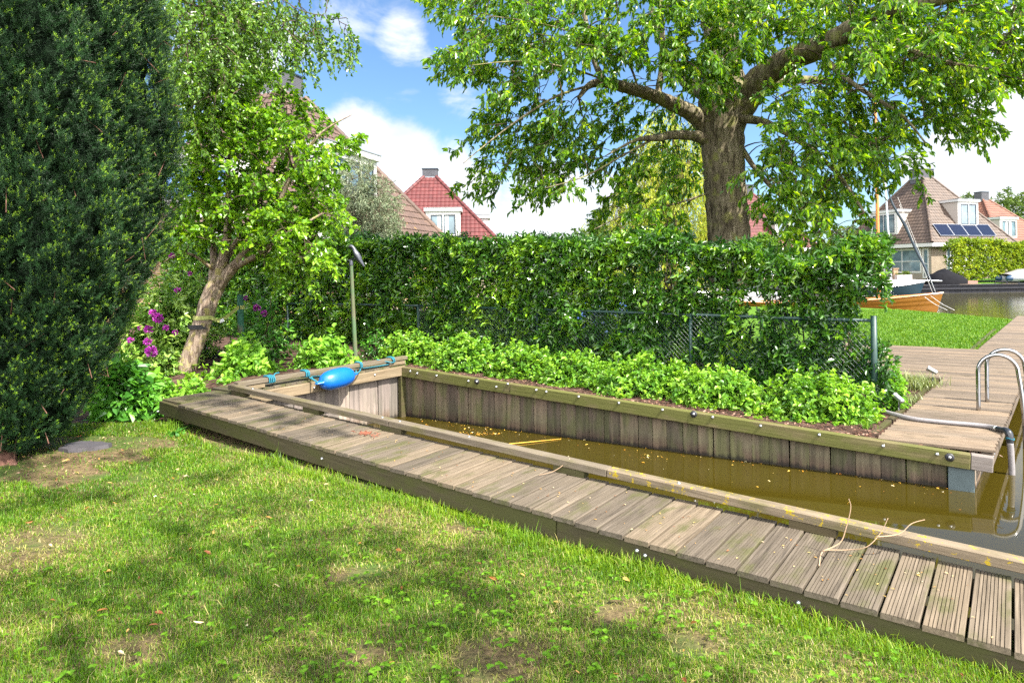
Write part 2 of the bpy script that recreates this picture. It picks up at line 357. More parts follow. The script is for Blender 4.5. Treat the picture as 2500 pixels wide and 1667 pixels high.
c = t.mix(t.ramp(n2, [(.35, (0, 0, 0)), (.65, (1, 1, 1))]), (.06, .045, .022), (.17, .125, .062))
c = t.mix(t.smooth(n, .42, .62), c, (.055, .085, .018)); pbr(t, out, c, .95, n2, .03, spec=.15); M['lawn'] = m
m, t, out = newmat('far_lawn_ground'); pos = t.node('ShaderNodeNewGeometry').outputs['Position']
n2 = t.noise(pos, 30, 6, .7); c = t.ramp(n2, [(.3, (.04, .10, .007)), (.7, (.09, .18, .010))]); pbr(t, out, c, .9, n2, .03, spec=.15); M['lawn_far'] = m
m, t, out = newmat('canal_water'); pos = t.node('ShaderNodeNewGeometry').outputs['Position']
sx = t.node('ShaderNodeSeparateXYZ', i_Vector=pos)
far = t.smooth(sx.outputs[1], 9, 24)
w1 = t.noise(t.mapping(pos, (.9, 4.2, 1)), 1.0, 4, .55, .4); w2 = t.noise(t.mapping(pos, (5, 9, 1)), 1.0, 3, .5)
hgt = t.math('ADD', t.math('MULTIPLY', w1, far), t.math('MULTIPLY', w2, t.math('ADD', t.math('MULTIPLY', far, .22), .006)))
mud = t.noise(pos, .7, 3)
c = t.mix(mud, (.026, .0195, .0022), (.035, .0265, .003)); c = t.mix(far, c, (.05, .045, .012))
b = pbr(t, out, c, .035, hgt, .007, spec=.5); b.inputs['IOR'].default_value = 1.33; M['water'] = m
# building materials
def brickmat(name, a, b_, mortar, s=1.0):
    m, t, out = newmat(name); g = t.attr('gc', 'Vector')
    bt = t.node('ShaderNodeTexBrick'); t.l.new(g, bt.inputs['Vector'])
    bt.inputs['Scale'].default_value = 1; bt.inputs['Brick Width'].default_value = .22 * s; bt.inputs['Row Height'].default_value = .065 * s
    bt.inputs['Mortar Size'].default_value = .01; bt.inputs['Color1'].default_value = (*a, 1); bt.inputs['Color2'].default_value = (*b_, 1); bt.inputs['Mortar'].default_value = (*mortar, 1)
    n = t.noise(g, 2, 4); c = t.mix(1.0, bt.outputs[0], t.ramp(n, [(.3, (.85, .85, .85)), (.7, (1.1, 1.1, 1.1))]), 'MULTIPLY')
    pbr(t, out, c, .9, bt.outputs[1], -.01); return m
M['brick'] = brickmat('buff_brick', (.28, .215, .14), (.23, .17, .11), (.2, .18, .155))
M['brick_orange'] = brickmat('tan_brick', (.33, .2, .095), (.28, .165, .08), (.23, .2, .165))
M['brick_dark'] = brickmat('dark_chimney_brick', (.035, .035, .045), (.05, .05, .06), (.09, .09, .1))
def tilemat(name, a, b_, spot=None):
    m, t, out = newmat(name); pos = t.node('ShaderNodeNewGeometry').outputs['Position']; r = t.attr('rnd')
    n = t.noise(pos, 1.6, 6, .65); c = t.mix(n, a, b_)
    c = t.mix(1.0, c, t.ramp(r, [(0, (.78, .78, .8)), (1, (1.22, 1.2, 1.18))]), 'MULTIPLY')
    if spot: c = t.mix(t.smooth(t.noise(pos, 5, 3), .70, .74), c, spot)
    pbr(t, out, c, .6, n, .004, spec=.35); return m
M['tile_brown'] = tilemat('brown_roof_tile', (.066, .041, .031), (.105, .068, .052), (.3, .17, .03))
M['tile_brown_far'] = tilemat('brown_pantile', (.055, .038, .028), (.092, .066, .05))
M['tile_red'] = tilemat('red_roof_tile', (.065, .015, .015), (.10, .026, .024))
M['tile_orange'] = tilemat('orange_roof_tile', (.11, .046, .028), (.15, .067, .042))
M['white'] = simple('white_paint', (.44, .43, .42), .5, 0, 3, .08)
M['cream'] = simple('cream_cladding', (.34, .30, .26), .6, 0, 3, .08)
M['lead'] = simple('grey_lead', (.20, .22, .24), .5, .3)
M['sash'] = simple('dark_window_sash', (.02, .03, .045), .4)
m, t, out = newmat('window_glass'); g = t.attr('gc', 'Vector'); n = t.noise(g, 1.2, 3)
pbr(t, out, t.ramp(n, [(.35, (.05, .08, .10)), (.7, (.14, .20, .23))]), .05, spec=.8); M['glass'] = m
m, t, out = newmat('blue_reflecting_glass'); pbr(t, out, (.04, .16, .42), .06, spec=.9); M['glass_blue'] = m
m, t, out = newmat('window_curtain'); g = t.attr('gc', 'Vector'); w = t.node('ShaderNodeTexWave', i_Vector=g, i_Scale=9.0)
pbr(t, out, t.ramp(w.outputs[1], [(0, (.5, .5, .48)), (1, (.72, .72, .7))]), .8); M['curtain'] = m
M['tarp'] = simple('blue_tarpaulin', (.02, .06, .22), .5, 0, 5, .3, .02)
M['solar'] = simple('solar_cell', (.008, .010, .022), .18, 0, 3, .2, .0003)
M['varnish'] = wood('varnished_planking', (.22, .09, .010), (.33, .155, .025), (.27, .12, .016), None, 0, .25)
M['mastwood'] = simple('varnished_spar', (.52, .19, .04), .3)
M['navy'] = simple('dark_blue_hull', (.012, .03, .045), .2)
M['sailcover'] = simple('blue_grey_sail_cover', (.022, .035, .05), .7, 0, 12, .4, .01)
M['canvas'] = simple('black_boat_cover', (.010, .010, .012), .9, 0, 4, .4, .03, .08)
M['pvc'] = simple('grey_inflatable_tube', (.30, .31, .33), .4)
M['pvc_blue'] = simple('dark_blue_cone', (.02, .05, .10), .35)
M['darkjetty'] = wood('tarred_timber', (.02, .022, .03), (.05, .055, .07), (.035, .035, .045), None, 0)
M['concrete'] = simple('pale_concrete', (.42, .40, .37), .85, 0, 8, .2, .005)
M['terracotta'] = simple('red_brown_deck', (.26, .13, .10), .8)
M['greenmetal'] = simple('dark_green_coating', (.010, .038, .030), .5, 0, 20, .35)
M['wire'] = simple('green_coated_wire', (.018, .045, .038), .4)
M['stake'] = wood('green_painted_stake', (.03, .14, .09), (.06, .22, .15), (.05, .18, .12), (.2, .14, .09), .2)
M['pole'] = wood('mossy_pole', (.13, .11, .07), (.27, .24, .17), (.12, .17, .08), (.10, .2, .10), .5)
M['strap_y'] = simple('olive_strap', (.32, .34, .10), .7)
M['strap_b'] = simple('black_strap', (.02, .02, .022), .7)
M['crow'] = simple('grey_black_plastic', (.06, .065, .085), .38, 0, 60, .4, .004)
M['slate'] = simple('slate_slab', (.05, .045, .05), .75, 0, 10, .4, .01)
m, t, out = newmat('blue_fender_vinyl'); g = t.attr('gc', 'Vector'); n = t.noise(g, 14, 4)
pbr(t, out, t.mix(n, (.003, .085, .36), (.006, .115, .44)), .3, t.noise(g, 60, 2), .0006, spec=.55); M['fender'] = m
M['daisy'] = simple('white_petal', (.75, .73, .72), .6)

# ------------------------------------------------------------------ key geometry of the slip
def zW(X, Y): return .013 - .0216 * X + .03215 * Y        # walkway deck plane
A0 = np.array([-3.436, 6.779, 0]); B0 = np.array([1.983, 2.667, 0])
dW = nrm(B0 - A0); nW = np.array([-dW[1], dW[0], 0])        # nW points to the water
LW = 8.3                                                     # walkway length (runs on past the frame)
def wid(s): return .59 + .0175 * s
def wp(s, n, dz=0.0):
    p = A0 + dW * s + nW * n; p = p.copy(); p[2] = zW(p[0], p[1]) + dz; return p
Lc = np.array([-1.576, 9.348, 0]); Rc = np.array([4.062, 5.853, 0]); dF = nrm(Rc - Lc); nF = np.array([dF[1], -dF[0], 0])  # nF -> water / camera
LF_ = np.linalg.norm(Rc - Lc)
zFL, zFR = .3053, -.0627
def fz(s): return zFL + (zFR - zFL) * s / LF_
S0 = wp(-.02, wid(0) + .06); S0[2] = 0
dS = nrm(Lc - S0); nS = np.array([dS[1], -dS[0], 0]); LS = np.linalg.norm(Lc - S0)   # short wall, nS -> water
WZ = -0.4
eD = nrm([.645, .764, 0])                                    # canal edge direction
pD = -dF                                    # jetty plank direction (away from canal)
ZD = -.03
H0 = onz(2428, 1098, ZD)                                     # jetty corner at the slip mouth

def gz_bed(X, Y): return np.clip(.262 - (X + 1.6) * .062, -.085, .27)
def gz(X, Y):
    X = np.asarray(X, float); Y = np.asarray(Y, float)
    lawn = -.035 - .02 * X + .0 * Y; lawn = np.clip(lawn, -.085, .06)
    side = (X - A0[0]) * nW[0] + (Y - A0[1]) * nW[1]
    t_ = np.clip((side - .1) / 1.6, 0, 1); t_ = t_ * t_ * (3 - 2 * t_)
    und = .02 * np.sin(X * 1.7 + Y * .8) * np.cos(Y * 1.1 - X * .5)
    return lawn * (1 - t_) + gz_bed(X, Y) * t_ + und * (1 - t_)
def land(name, poly, mat, step, zf, box=None, kind='structure'):
    poly = [tuple(map(float, p[:2])) for p in poly]
    pts = list(poly); P = np.array(poly)
    x0, y0 = P.min(0); x1, y1 = P.max(0)
    if box: x0, y0, x1, y1 = max(x0, box[0]), max(y0, box[1]), min(x1, box[2]), min(y1, box[3])
    def inside(q):
        c_ = False; n_ = len(poly)
        for i in range(n_):
            (ax, ay), (bx, by) = poly[i], poly[(i + 1) % n_]
            if (ay > q[1]) != (by > q[1]) and q[0] < (bx - ax) * (q[1] - ay) / (by - ay) + ax: c_ = not c_
        return c_
    for x in np.arange(x0 + step / 2, x1, step):
        for y in np.arange(y0 + step / 2, y1, step):
            if inside((x, y)): pts.append((x, y))
    n_ = len(poly)
    vo, _, fo, *_r = delaunay_2d_cdt([Vector(p) for p in pts], [(i, (i + 1) % n_) for i in range(n_)], [], 0, 1e-5)
    V = np.array([(v.x, v.y) for v in vo]); Z = zf(V[:, 0], V[:, 1])
    fs = [f for f in fo if inside(V[list(f)].mean(0))]
    mb = MB(); mb.add(np.column_stack([V, Z]), fs); o = mb.build(name, mat, smooth=True)
    # make sure faces look up
    me = o.data
    if len(me.polygons) and me.polygons[0].normal.z < 0: me.flip_normals()
    o['kind'] = kind; return o

# ------------------------------------------------------------------ setting: water and land
mb = MB(); g_ = 1500.0
mb.add([(-g_, -g_, WZ), (g_, -g_, WZ), (g_, g_, WZ), (-g_, g_, WZ)], [(0, 1, 2, 3)])
tag(mb.build('water', M['water']), kind='structure')
wE = wp(LW, 0.3)
lawn_right = [(wE[0], wE[1]), (3.0, .2), (3.5, -30)]
leftA = wp(-.45, 0.0)
bedpt = [(-4.9, 6.7), (-6.0, 7.3), (-12, 7.6), (-60, 8)]
lawn_poly = [(-60, -30)] + [(3.5, -30), (3.0, .2), (wE[0], wE[1])] + [tuple(wp(s, .35)[:2]) for s in (5, 2.5, .2)] + [tuple(leftA[:2])] + bedpt
land('lawn', lawn_poly, M['lawn'], .35, gz, (-8, 0, 4, 9))
J0 = wp(.2, .35)
backL = [J0[:2], wp(-.02, wid(0) + .1)[:2]] 
bed_poly = [tuple(leftA[:2]), tuple(J0[:2]), tuple((S0 - nS * .04 + dS * .0)[:2]), tuple((Lc - nS * .04 - nF * .04)[:2]), tuple((Rc - nF * .04 - dF * .3)[:2])]
jl0 = onz(2157, 1054, ZD); jl1 = onz(2305, 922, ZD)
hedge_back = [(5.9, 12.3), (-2.2, 15.5), (-9, 18), (-60, 24)]
bed_poly += [tuple((jl0 + eD * -.05)[:2]), tuple(jl1[:2]), (jl1[0] + .1, jl1[1] + .1), (5.2, 11.0)] + [(4.6, 11.2), (-2.2, 14.6), (-9, 18), (-60, 24)] + bedpt[::-1]
land('garden_soil', bed_poly, M['soil'], .4, lambda x, y: gz(x, y), (-9, 5, 7, 16))
cE = onz(2471, 782, ZD)
ex = H0 + eD * 20
nb = [(4.6, 11.2), (5.2, 11.0), tuple(jl1[:2]), tuple(jl0[:2]), tuple((Rc - nF * .04 - dF * .3)[:2]), tuple((Rc - nF * .1 + dF * .02)[:2]), tuple((H0 - eD * .0 + pD * .25 + eD * .3)[:2]), tuple((H0 + eD * 18 + pD * .25)[:2]),
      (15.4, 20.4), (15.0, 26.0), (10, 36), (4, 46), (-2, 75), (-2, 600), (-700, 600), (-700, 24), (-60, 24), (-9, 18), (-2.2, 14.6)]
land('neighbour_lawn', nb, M['lawn_far'], 1.5, lambda x, y: np.where((y < 12.7) & (x > 2.5), -.33, 1) * 0 + np.where((y < 12.7) & (x > 3.2), -.33, np.where(y > 17, -.09, np.clip(.262 - (x + 1.6) * .062, -.09, .27))) + 0 * x, (-20, 6, 16, 40))
fb = [(2, 48.6), (900, 48.6), (900, 900), (2, 900)]
land('far_bank', fb, M['lawn_far'], 12, lambda x, y: np.clip(.12 + (y - 49) * .05, .1, .45) + 0 * x, (2, 48, 90, 90))

# ------------------------------------------------------------------ boardwalk (left of the slip)
RIB = []
def plank(mb, p, q, w, th, ribs, depth=.004, rnd=None, side=None):
    """ribbed board from p to q (top centre line), profile extruded"""
    p, q = np.asarray(p, float), np.asarray(q, float); d = nrm(q - p)
    s = nrm(np.cross(d, (0, 0, 1))) if side is None else side; u = np.cross(s, d); u = u if u[2] > 0 else -u
    prof = [(-w / 2, -th), (-w / 2, -.004), (-w / 2 + .003, 0)]
    pitch = (w - .012) / ribs; x = -w / 2 + .006
    for i in range(ribs):
        a = x + i * pitch
        if i > 0: prof += [(a - pitch * .14, 0), (a - pitch * .08, -depth), (a + pitch * .08, -depth), (a + pitch * .14, 0)]
    prof += [(w / 2 - .003, 0), (w / 2, -.004), (w / 2, -th)]
    prof = np.array(prof); k = len(prof); L = np.linalg.norm(q - p); off = rng.uniform(0, 60, 3)
    v = []; g = []
    for e, l in ((p, 0), (q, L)):
        v.append(e + prof[:, :1] * s + prof[:, 1:] * u); g.append(np.column_stack([np.full(k, l), prof]) + off)
    i = np.arange(k); f4 = np.stack([i, (i + 1) % k, (i + 1) % k + k, i + k], 1)
    faces = [tuple(r) for r in f4] + [tuple(range(k)), tuple(range(2 * k - 1, k - 1, -1))]
    mb.add(np.concatenate(v), faces, rng.uniform() if rnd is None else rnd, np.concatenate(g))
def bolt(parent, p, n, r, mat='steel', dome=True, name='bolt'):
    n = nrm(n); a = nrm(np.cross(n, (0.1, 0, 1))); b = np.cross(n, a); mb = MB()
    prof = [(r * 1.0, 0), (r, r * .45), (r * .8, r * .9), (r * .45, r * 1.15), (.0001, r * 1.22)] if dome else [(r, 0), (r * .98, r * .16), (r * .5, r * .2), (r * .46, r * .2), (r * .4, r * .55), (.0001, r * .56)]
    K = 12; ang = np.arange(K) * 2 * math.pi / K; V = []
    for rr, h in prof: V += [p + n * h + (a * math.cos(t_) + b * math.sin(t_)) * rr for t_ in ang]
    f = []
    for i in range(len(prof) - 1):
        for j in range(K): f.append((i * K + j, i * K + (j + 1) % K, (i + 1) * K + (j + 1) % K, (i + 1) * K + j))
    mb.add(V, f); return mb.build(name, M[mat], parent, smooth=True)

bw = empty('boardwalk', wp(0, .3, -.2), 'long weathered grooved plank boardwalk running beside the lawn with a raised kerb timber', 'boardwalk')
mb = MB(); s = 0.02; i = 0
while s < LW:
    pw = .150 + .002 * math.sin(i * 1.3); w = pw
    c0 = s + w / 2; ov = rng.normal(0, .004)
    plank(mb, wp(c0, -.015 + ov, 0), wp(c0, wid(c0) + .03 + rng.normal(0, .003), 0), w - .001 - .003 * rng.uniform(), .028, 9, .006)
    s += w + .008; i += 1
mb.build('deck_boards', M['deck'], bw)
mb = MB(); jt = 4.62
beam(mb, wp(-.42, .022, -.03), wp(jt - .003, .022, -.03), .045, .135, .004)
mb.build('fascia_board', M['fascia'], bw)
mb = MB(); beam(mb, wp(jt + .003, .020, -.03), wp(LW, .020, -.03), .045, .14, .004); mb.build('fascia_board', M['fascia'], bw)
mb = MB()
beam(mb, wp(-.3, wid(0) - .05, -.03), wp(LW, wid(LW) - .05, -.03), .05, .13, .004); mb.build('inner_joist', M['fascia'], bw)
mb = MB()
for s in (-.36,):
    p = wp(s, .09, -.166); bevelbox(mb, p + np.array([0, 0, -.15]), dW * .05, nW * .05, [0, 0, .15], .004)
mb.build('support_post', M['fascia'], bw)
for s in (1.6, 3.2, 4.8, 6.4):
    mb = MB(); p = wp(s, .30, -.166); bevelbox(mb, p + np.array([0, 0, -.25]), dW * .05, nW * .05, [0, 0, .25], .004); mb.build('support_post', M['fascia'], bw)
FN = -nW
for px_, py_ in ((386, 1004), (787, 1119), (1556, 1343), (1576, 1355), (1950, 1470)):
    p = onplane(px_, py_, wp(0, -.0025), nW); bolt(bw, p, FN, .012)
# kerb rail on spacer blocks
def sproj(px_, py_):
    p = onplane(px_, py_, wp(0, .6), nW) ; return float(np.dot(p - A0, dW))
RW, RH, BH = .088, .056, .046
def rail_pt(s, dz=0): return wp(s, wid(s) - .022 + RW / 2, BH + RH + dz)
joint = sproj(945, 1020)
mb = MB(); beam(mb, rail_pt(-.06), rail_pt(joint), RW, RH, .005, rnd=.35); mb.build('kerb_timber', M['rail'], bw)
for a, b, r_ in ((joint + .004, 4.6, .5), (4.604, LW, .95)):
    mb = MB(); n_ = 6
    beam(mb, rail_pt(a), rail_pt(b), RW, RH, .005, rnd=r_); mb.build('kerb_timber', M['rail'], bw)
for px0, px1, py_ in ((570, 600, 962), (740, 778, 1008), (925, 975, 1056), (1342, 1416, 1160), (1917, 2034, 1310)):
    a, b = sproj(px0, py_), sproj(px1, py_ + (px1 - px0) * .24); mb = MB()
    p = wp(a, wid(a) - .020 + RW / 2 - .005, BH - .0015); q = wp(b, wid(b) - .020 + RW / 2 - .005, BH - .0015)
    beam(mb, p, q, RW - .012, BH - .001, .003); mb.build('spacer_block', M['fascia'], bw)
    
for s in (.35, joint - .12, joint + .1, 3.35, 5.1): bolt(bw, rail_pt(s, .0005), (0, 0, 1), .013, dome=False)
# near quay wall under the boardwalk
def piling(parent, P0, d, L, n, top0, top1, mat, w=.16, name='piling_boards', bot=-1.3, th=.04, lean=.006):
    mb = MB(); s = 0.0
    while s < L - .02:
        ww = min(w * rng.uniform(.85, 1.2), L - s); c0 = P0 + d * (s + ww / 2); tt = top0 + (top1 - top0) * (s + ww / 2) / L
        off = rng.uniform(-lean, lean); cc = np.array([c0[0], c0[1], (tt + bot) / 2]) + n * (off - th / 2)
        bevelbox(mb, cc, d * (ww / 2 - .0025), n * th / 2, [rng.normal(0, .004) * d[0], rng.normal(0, .004) * d[1], (tt - bot) / 2], .003)
        s += ww
    return mb.build(name, M[mat], parent)
nq = empty('quay_wall', wp(3, .65, -.4), 'timber plank quay wall under the inner edge of the boardwalk', 'quay wall')
P0 = wp(0, .55); P0[2] = 0; dd = nrm(wp(LW, .55)[:3] - wp(0, .55)); dd[2] = 0; dd = nrm(dd)
piling(nq, P0, dd, LW, nW, zW(*wp(0, .5)[:2]) - .17, zW(*wp(LW, .5)[:2]) - .17, 'pile')

# ------------------------------------------------------------------ short end wall
sw = empty('quay_wall', (*((Lc + S0) / 2)[:2], WZ), 'short sunlit timber end wall of the boat slip with the blue fender hanging in front', 'quay wall')
zS0, zS1 = .300, .3053
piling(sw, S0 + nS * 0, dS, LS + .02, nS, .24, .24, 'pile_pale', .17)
mb = MB(); pa = S0 - dS * .0 + nS * .04; pb = Lc + nS * .04
beam(mb, (*pa[:2], zS0), (*pb[:2], zS1), .08, .125, .005, side=nS); mb.build('cap_beam', M['cap_short'], sw)
for q in ((985, 902), (914.6, 915), (766.5, 946)): bolt(sw, onplane(q[0], q[1], pa + nS * .04, nS), nS, .014)
eb = empty('boardwalk', (*((Lc + S0) / 2 - nS * .3)[:2], .28), 'short cross boardwalk behind the end wall of the slip, boards partly under the shrubs', 'boardwalk')
mb = MB(); st0 = -.62; dd_ = .0
nb_ = int((LS + .62 + .1) / .152)
for i in range(nb_):
    c_ = st0 + (i + .5) * .152; base = S0 + dS * c_
    lft = .5
    a = base + nS * (.035 if c_ > -.0 else -.09); 
    if c_ <= 0:   # boards in front of the main boardwalk's first plank
        t_ = np.dot(base - wp(0, 0), dW); a = base - dW * (t_ + .012)
        b = a - dW * .40
    else: b = a - nS * .52
    a = a.copy(); b = b.copy(); a[2] = b[2] = .3325 if c_ > 0 else zW(*wp(0, .3)[:2]) + .001
    plank(mb, a, b, .146, .027, 9, .0045)
mb.build('deck_boards', M['deck_dark'], eb)
mb = MB()
ra = S0 - dS * .02 + nS * .015; rb = Lc + dS * .06 + nS * .015; zr = .3325 + BH + RH + .006
beam(mb, (*ra[:2], zr - .004), (*rb[:2], zr), .09, .05, .005, side=nS, rnd=.4); mb.build('kerb_timber', M['rail'], eb)
for s in (.0, LS - .30):
    p = S0 + dS * (s + .02) + nS * .012; q = p + dS * .3; mb = MB(); beam(mb, (*p[:2], .3325 + BH + .001), (*q[:2], .3325 + BH + .001), .075, BH - .001, .003, side=nS); mb.build('spacer_block', M['cap_short'], eb)

# ------------------------------------------------------------------ long far wall
lw = empty('quay_wall', (*((Lc + Rc) / 2)[:2], WZ), 'long timber quay wall with green cap beam and round bolts opposite the boardwalk', 'quay wall')
piling(lw, Lc, dF, LF_ - .20, nF, zFL - .03, zFR - .03, 'pile', .19)
jF = float(np.dot(onplane(1247, 945, Lc + nF * .07, nF) - Lc, dF))
def capseg(a, b, extra=0, mat='cap', rnd=None):
    mb = MB(); p = Lc + dF * a + nF * (.045 - extra); q = Lc + dF * b + nF * (.045 - extra)
    beam(mb, (*p[:2], fz(a)), (*q[:2], fz(b)), .09, .132, .006, side=nF, rnd=rnd); return mb.build('cap_beam', M[mat], lw)
capseg(.075, jF, 0, rnd=.35); capseg(jF + .004, LF_ - .03, -.003, rnd=.6)
capseg(LF_ - .026, float(np.dot(onplane(2427, 1130, Lc + nF * .09, nF) - Lc, dF)), .012, 'grey_end', rnd=.6)
for q in [(1002, 906), (1019, 911), (1066, 917), (1144, 930), (1212, 944), (1240, 937), (1309.6, 952), (1334, 956), (1413, 968), (1511, 983.5), (1617.6, 1000), (1740, 1018), (1857, 1039), (2000, 1061), (2156, 1088), (2287.7, 1108)]:
    bolt(lw, onplane(q[0], q[1], Lc + nF * .091, nF), nF, .0155)
for q in [(1164, 931), (1693.6, 1010.5), (2318.5, 1116)]:
    w_ = bolt(lw, onplane(q[0], q[1], Lc + nF * .0935, nF), nF, .037, 'rubber', False, 'rubber_washer')
    bolt(w_, onplane(q[0], q[1], Lc + nF * .102, nF), nF, .015, name='bolt')
mb = MB(); cc = Rc - dF * .10 - nF * .01
bevelbox(mb, (cc[0], cc[1], -.62), dF * .098, nF * .055, (0, 0, .475), .004); mb.build('corner_post', M['zinc'], lw)
mb = MB(); cc = Lc + nS * .02 + nF * .0 - dS * 0.03; bevelbox(mb, (cc[0] + .01, cc[1] - .03, -.3), dS * .045, nS * .03, (0, 0, .5), .004); mb.build('corner_post', M['fascia'], lw)
# canal side wall below the jetty
cwl = empty('quay_wall', (*(Rc + eD * 3)[:2], WZ), 'timber quay wall on the canal side below the jetty with the ladder', 'quay wall')
nC = nrm(np.cross(eD, (0, 0, 1)))
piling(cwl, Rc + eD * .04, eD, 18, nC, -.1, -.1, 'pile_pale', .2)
mb = MB(); p = H0 + eD * .02 + pD * .06; q = p + eD * 18
beam(mb, (*p[:2], ZD - .035), (*q[:2], ZD - .035), .09, .13, .005); mb.build('cap_beam', M['jetty'], cwl)
for k in range(14):
    p = H0 + eD * (.08 + .12 * (k % 2) + (k // 2) * .8) + pD * .0; bolt(cwl, np.array([*(p + nC * .0)[:2], ZD - .08]) - nC * .03, nC, .016)

# ------------------------------------------------------------------ jetty deck on the right
jd = empty('jetty', (*H0[:2], ZD), 'sunlit grooved timber jetty at the slip mouth carrying the ladder and hose', 'jetty')
D1 = onz(2195, 843, ZD); D2 = onz(2387, 853, ZD); D3 = onz(2471, 782, ZD)
Cc = onz(2080, 905, ZD)
_a = np.array([[-dF[0], -eD[0]], [-dF[1], -eD[1]]]); _t = np.linalg.solve(_a, (jl0 - H0)[:2])[0]
jp = [H0 - eD * .02, H0 - dF * _t - eD * .02, jl1, Cc, D1 + (D1 - D2) * 1.2, D2, D3 + (D3 - D2) * .25, D3 + nC * 1.0 + eD * 2, H0 + eD * 17]
jpn = np.array([p[:2] for p in jp])
def clip_line(P, d, poly):
    ts = []; n_ = len(poly)
    for i in range(n_):
        a, b = poly[i], poly[(i + 1) % n_]; e = b - a; den = d[0] * e[1] - d[1] * e[0]
        if abs(den) < 1e-9: continue
        t_ = ((a[0] - P[0]) * e[1] - (a[1] - P[1]) * e[0]) / den; u_ = ((a[0] - P[0]) * d[1] - (a[1] - P[1]) * d[0]) / den
        if 0 <= u_ < 1: ts.append(t_)
    return sorted(ts)
perpD = nrm([-pD[1], pD[0], 0]); perpD = perpD if perpD[1] > 0 else -perpD
mb = MB(); k = 0
for k in range(150):
    o_ = H0[:2] + perpD[:2] * (-.35 + k * .138)
    ts = clip_line(o_, pD[:2], jpn)
    for a, b in zip(ts[::2], ts[1::2]):
        if b - a < .08: continue
        p = o_ + pD[:2] * (a + rng.normal(0, .003)); q = o_ + pD[:2] * (b + rng.normal(0, .002)); 
        plank(mb, (*p, ZD), (*q, ZD), .131, .027, 3 if k > 30 else 4, .004)
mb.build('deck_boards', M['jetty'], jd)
mb = MB()
for off_ in (.25, 1.0):
    p = H0 + pD * off_ + eD * .1; q = p + eD * 14; beam(mb, (*p[:2], ZD - .029), (*q[:2], ZD - .029), .06, .10, 0)
mb.build('joist', M['fascia'], jd)

# ------------------------------------------------------------------ fender and ropes
def lathe(mb, P, axis, prof, K=24, rnd=.5, ref=None, squash=1.0, mat=0):
    axis = nrm(axis); a = nrm(np.cross(axis, (0, 0, 1) if ref is None else ref)); b = np.cross(axis, a)
    ang = np.arange(K) * 2 * math.pi / K; V = []; G = []
    for r_, h in prof:
        for t_ in ang: V.append(P + axis * h + (a * math.cos(t_) + b * math.sin(t_) * squash) * r_); G.append((h, r_ * math.cos(t_), r_ * math.sin(t_)))
    f = []
    for i in range(len(prof) - 1):
        for j in range(K): f.append((i * K + j, i * K + (j + 1) % K, (i + 1) * K + (j + 1) % K, (i + 1) * K + j))
    mb.add(V, f, rnd, G, mat)
fc = onplane(823, 924, S0 + nS * .21, nS)
fd = nrm(onplane(867, 912, S0 + nS * .21, nS) - onplane(775, 935, S0 + nS * .21, nS))
fe = empty('boat_fender', fc, 'glossy blue sausage fender tied with teal rope over the end wall of the slip', 'fender')
hl = .26; R_ = .125; prof = []
for t_ in np.linspace(0, 1, 26):
    x = -hl + 2 * hl * t_; e = 1 - abs(x / hl) ** 2.9; prof.append((max(R_ * math.sqrt(max(e, 0)), .0004), x))
mb = MB(); lathe(mb, fc, fd, prof, 32)
ring = [(R_ * 1.0 * math.sqrt(max(1 - abs(x / hl) ** 2.9, 0)) , x) for x in np.linspace(-hl * .93, hl * .93, 30)]
side = nrm(np.cross(fd, nS)); side = side if side[2] < 0 else -side
pr = np.array([fc + fd * x + (nS * .75 + side * .62) * (r_ + .0005) for r_, x in ring]); tubes(mb, pr, np.full(len(pr), .0022), 5)
mb.build('fender_body', M['fender'], fe, True)
for sg in (-1, 1):
    mb = MB(); c_ = fc + fd * sg * (hl + .025)
    prof = [(.06, -.045), (.048, -.02), (.034, 0), (.03, .02), (.022, .034), (.0005, .038)]
    lathe(mb, c_ - fd * sg * .0, fd * sg, prof, 16, squash=.45); mb.build('eyelet', M['fender'], fe, True)
def rope(name_, pts, r, label, parent=None, cat='rope', group=None, coil=None):
    P = np.array(pts, float)
    # catmull-rom resample
    Q = []
    for i in range(len(P) - 1):
        p0, p1, p2, p3 = P[max(i - 1, 0)], P[i], P[i + 1], P[min(i + 2, len(P) - 1)]
        for t_ in np.linspace(0, 1, 9)[:-1]:
            Q.append(.5 * ((2 * p1) + (p2 - p0) * t_ + (2 * p0 - 5 * p1 + 4 * p2 - p3) * t_ ** 2 + (3 * p1 - p0 - 3 * p2 + p3) * t_ ** 3))
    Q.append(P[-1]); Q = np.array(Q); mb = MB()
    L = np.concatenate([[0], np.cumsum(np.linalg.norm(np.diff(Q, axis=0), axis=1))])
    T = nrm(np.gradient(Q, axis=0)); A_ = nrm(np.cross(T, (.13, .2, 1.))); B_ = np.cross(T, A_)
    n_ = max(4, int(L[-1] / (r * .9))); Li = np.linspace(0, L[-1], n_)
    Qi = np.stack([np.interp(Li, L, Q[:, j]) for j in range(3)], 1); Ai = np.stack([np.interp(Li, L, A_[:, j]) for j in range(3)], 1); Bi = np.stack([np.interp(Li, L, B_[:, j]) for j in range(3)], 1)
    for k in range(3):
        ph = Li / (r * 7) * 2 * math.pi + k * 2.094
        S = Qi + (Ai * np.cos(ph)[:, None] + Bi * np.sin(ph)[:, None]) * r * .5; tubes(mb, S, np.full(n_, r * .55), 5)
    o = mb.build(name_, M['rope'] if name_ != 'mooring_line' else M['whiterope'], parent, True)
    if parent is None: tag(o, label, cat, group)
    return o
def onrail(s, n=0, z=0):
    p = S0 + dS * s + nS * (.015 + n); return np.array([p[0], p[1], zr - .025 + z])
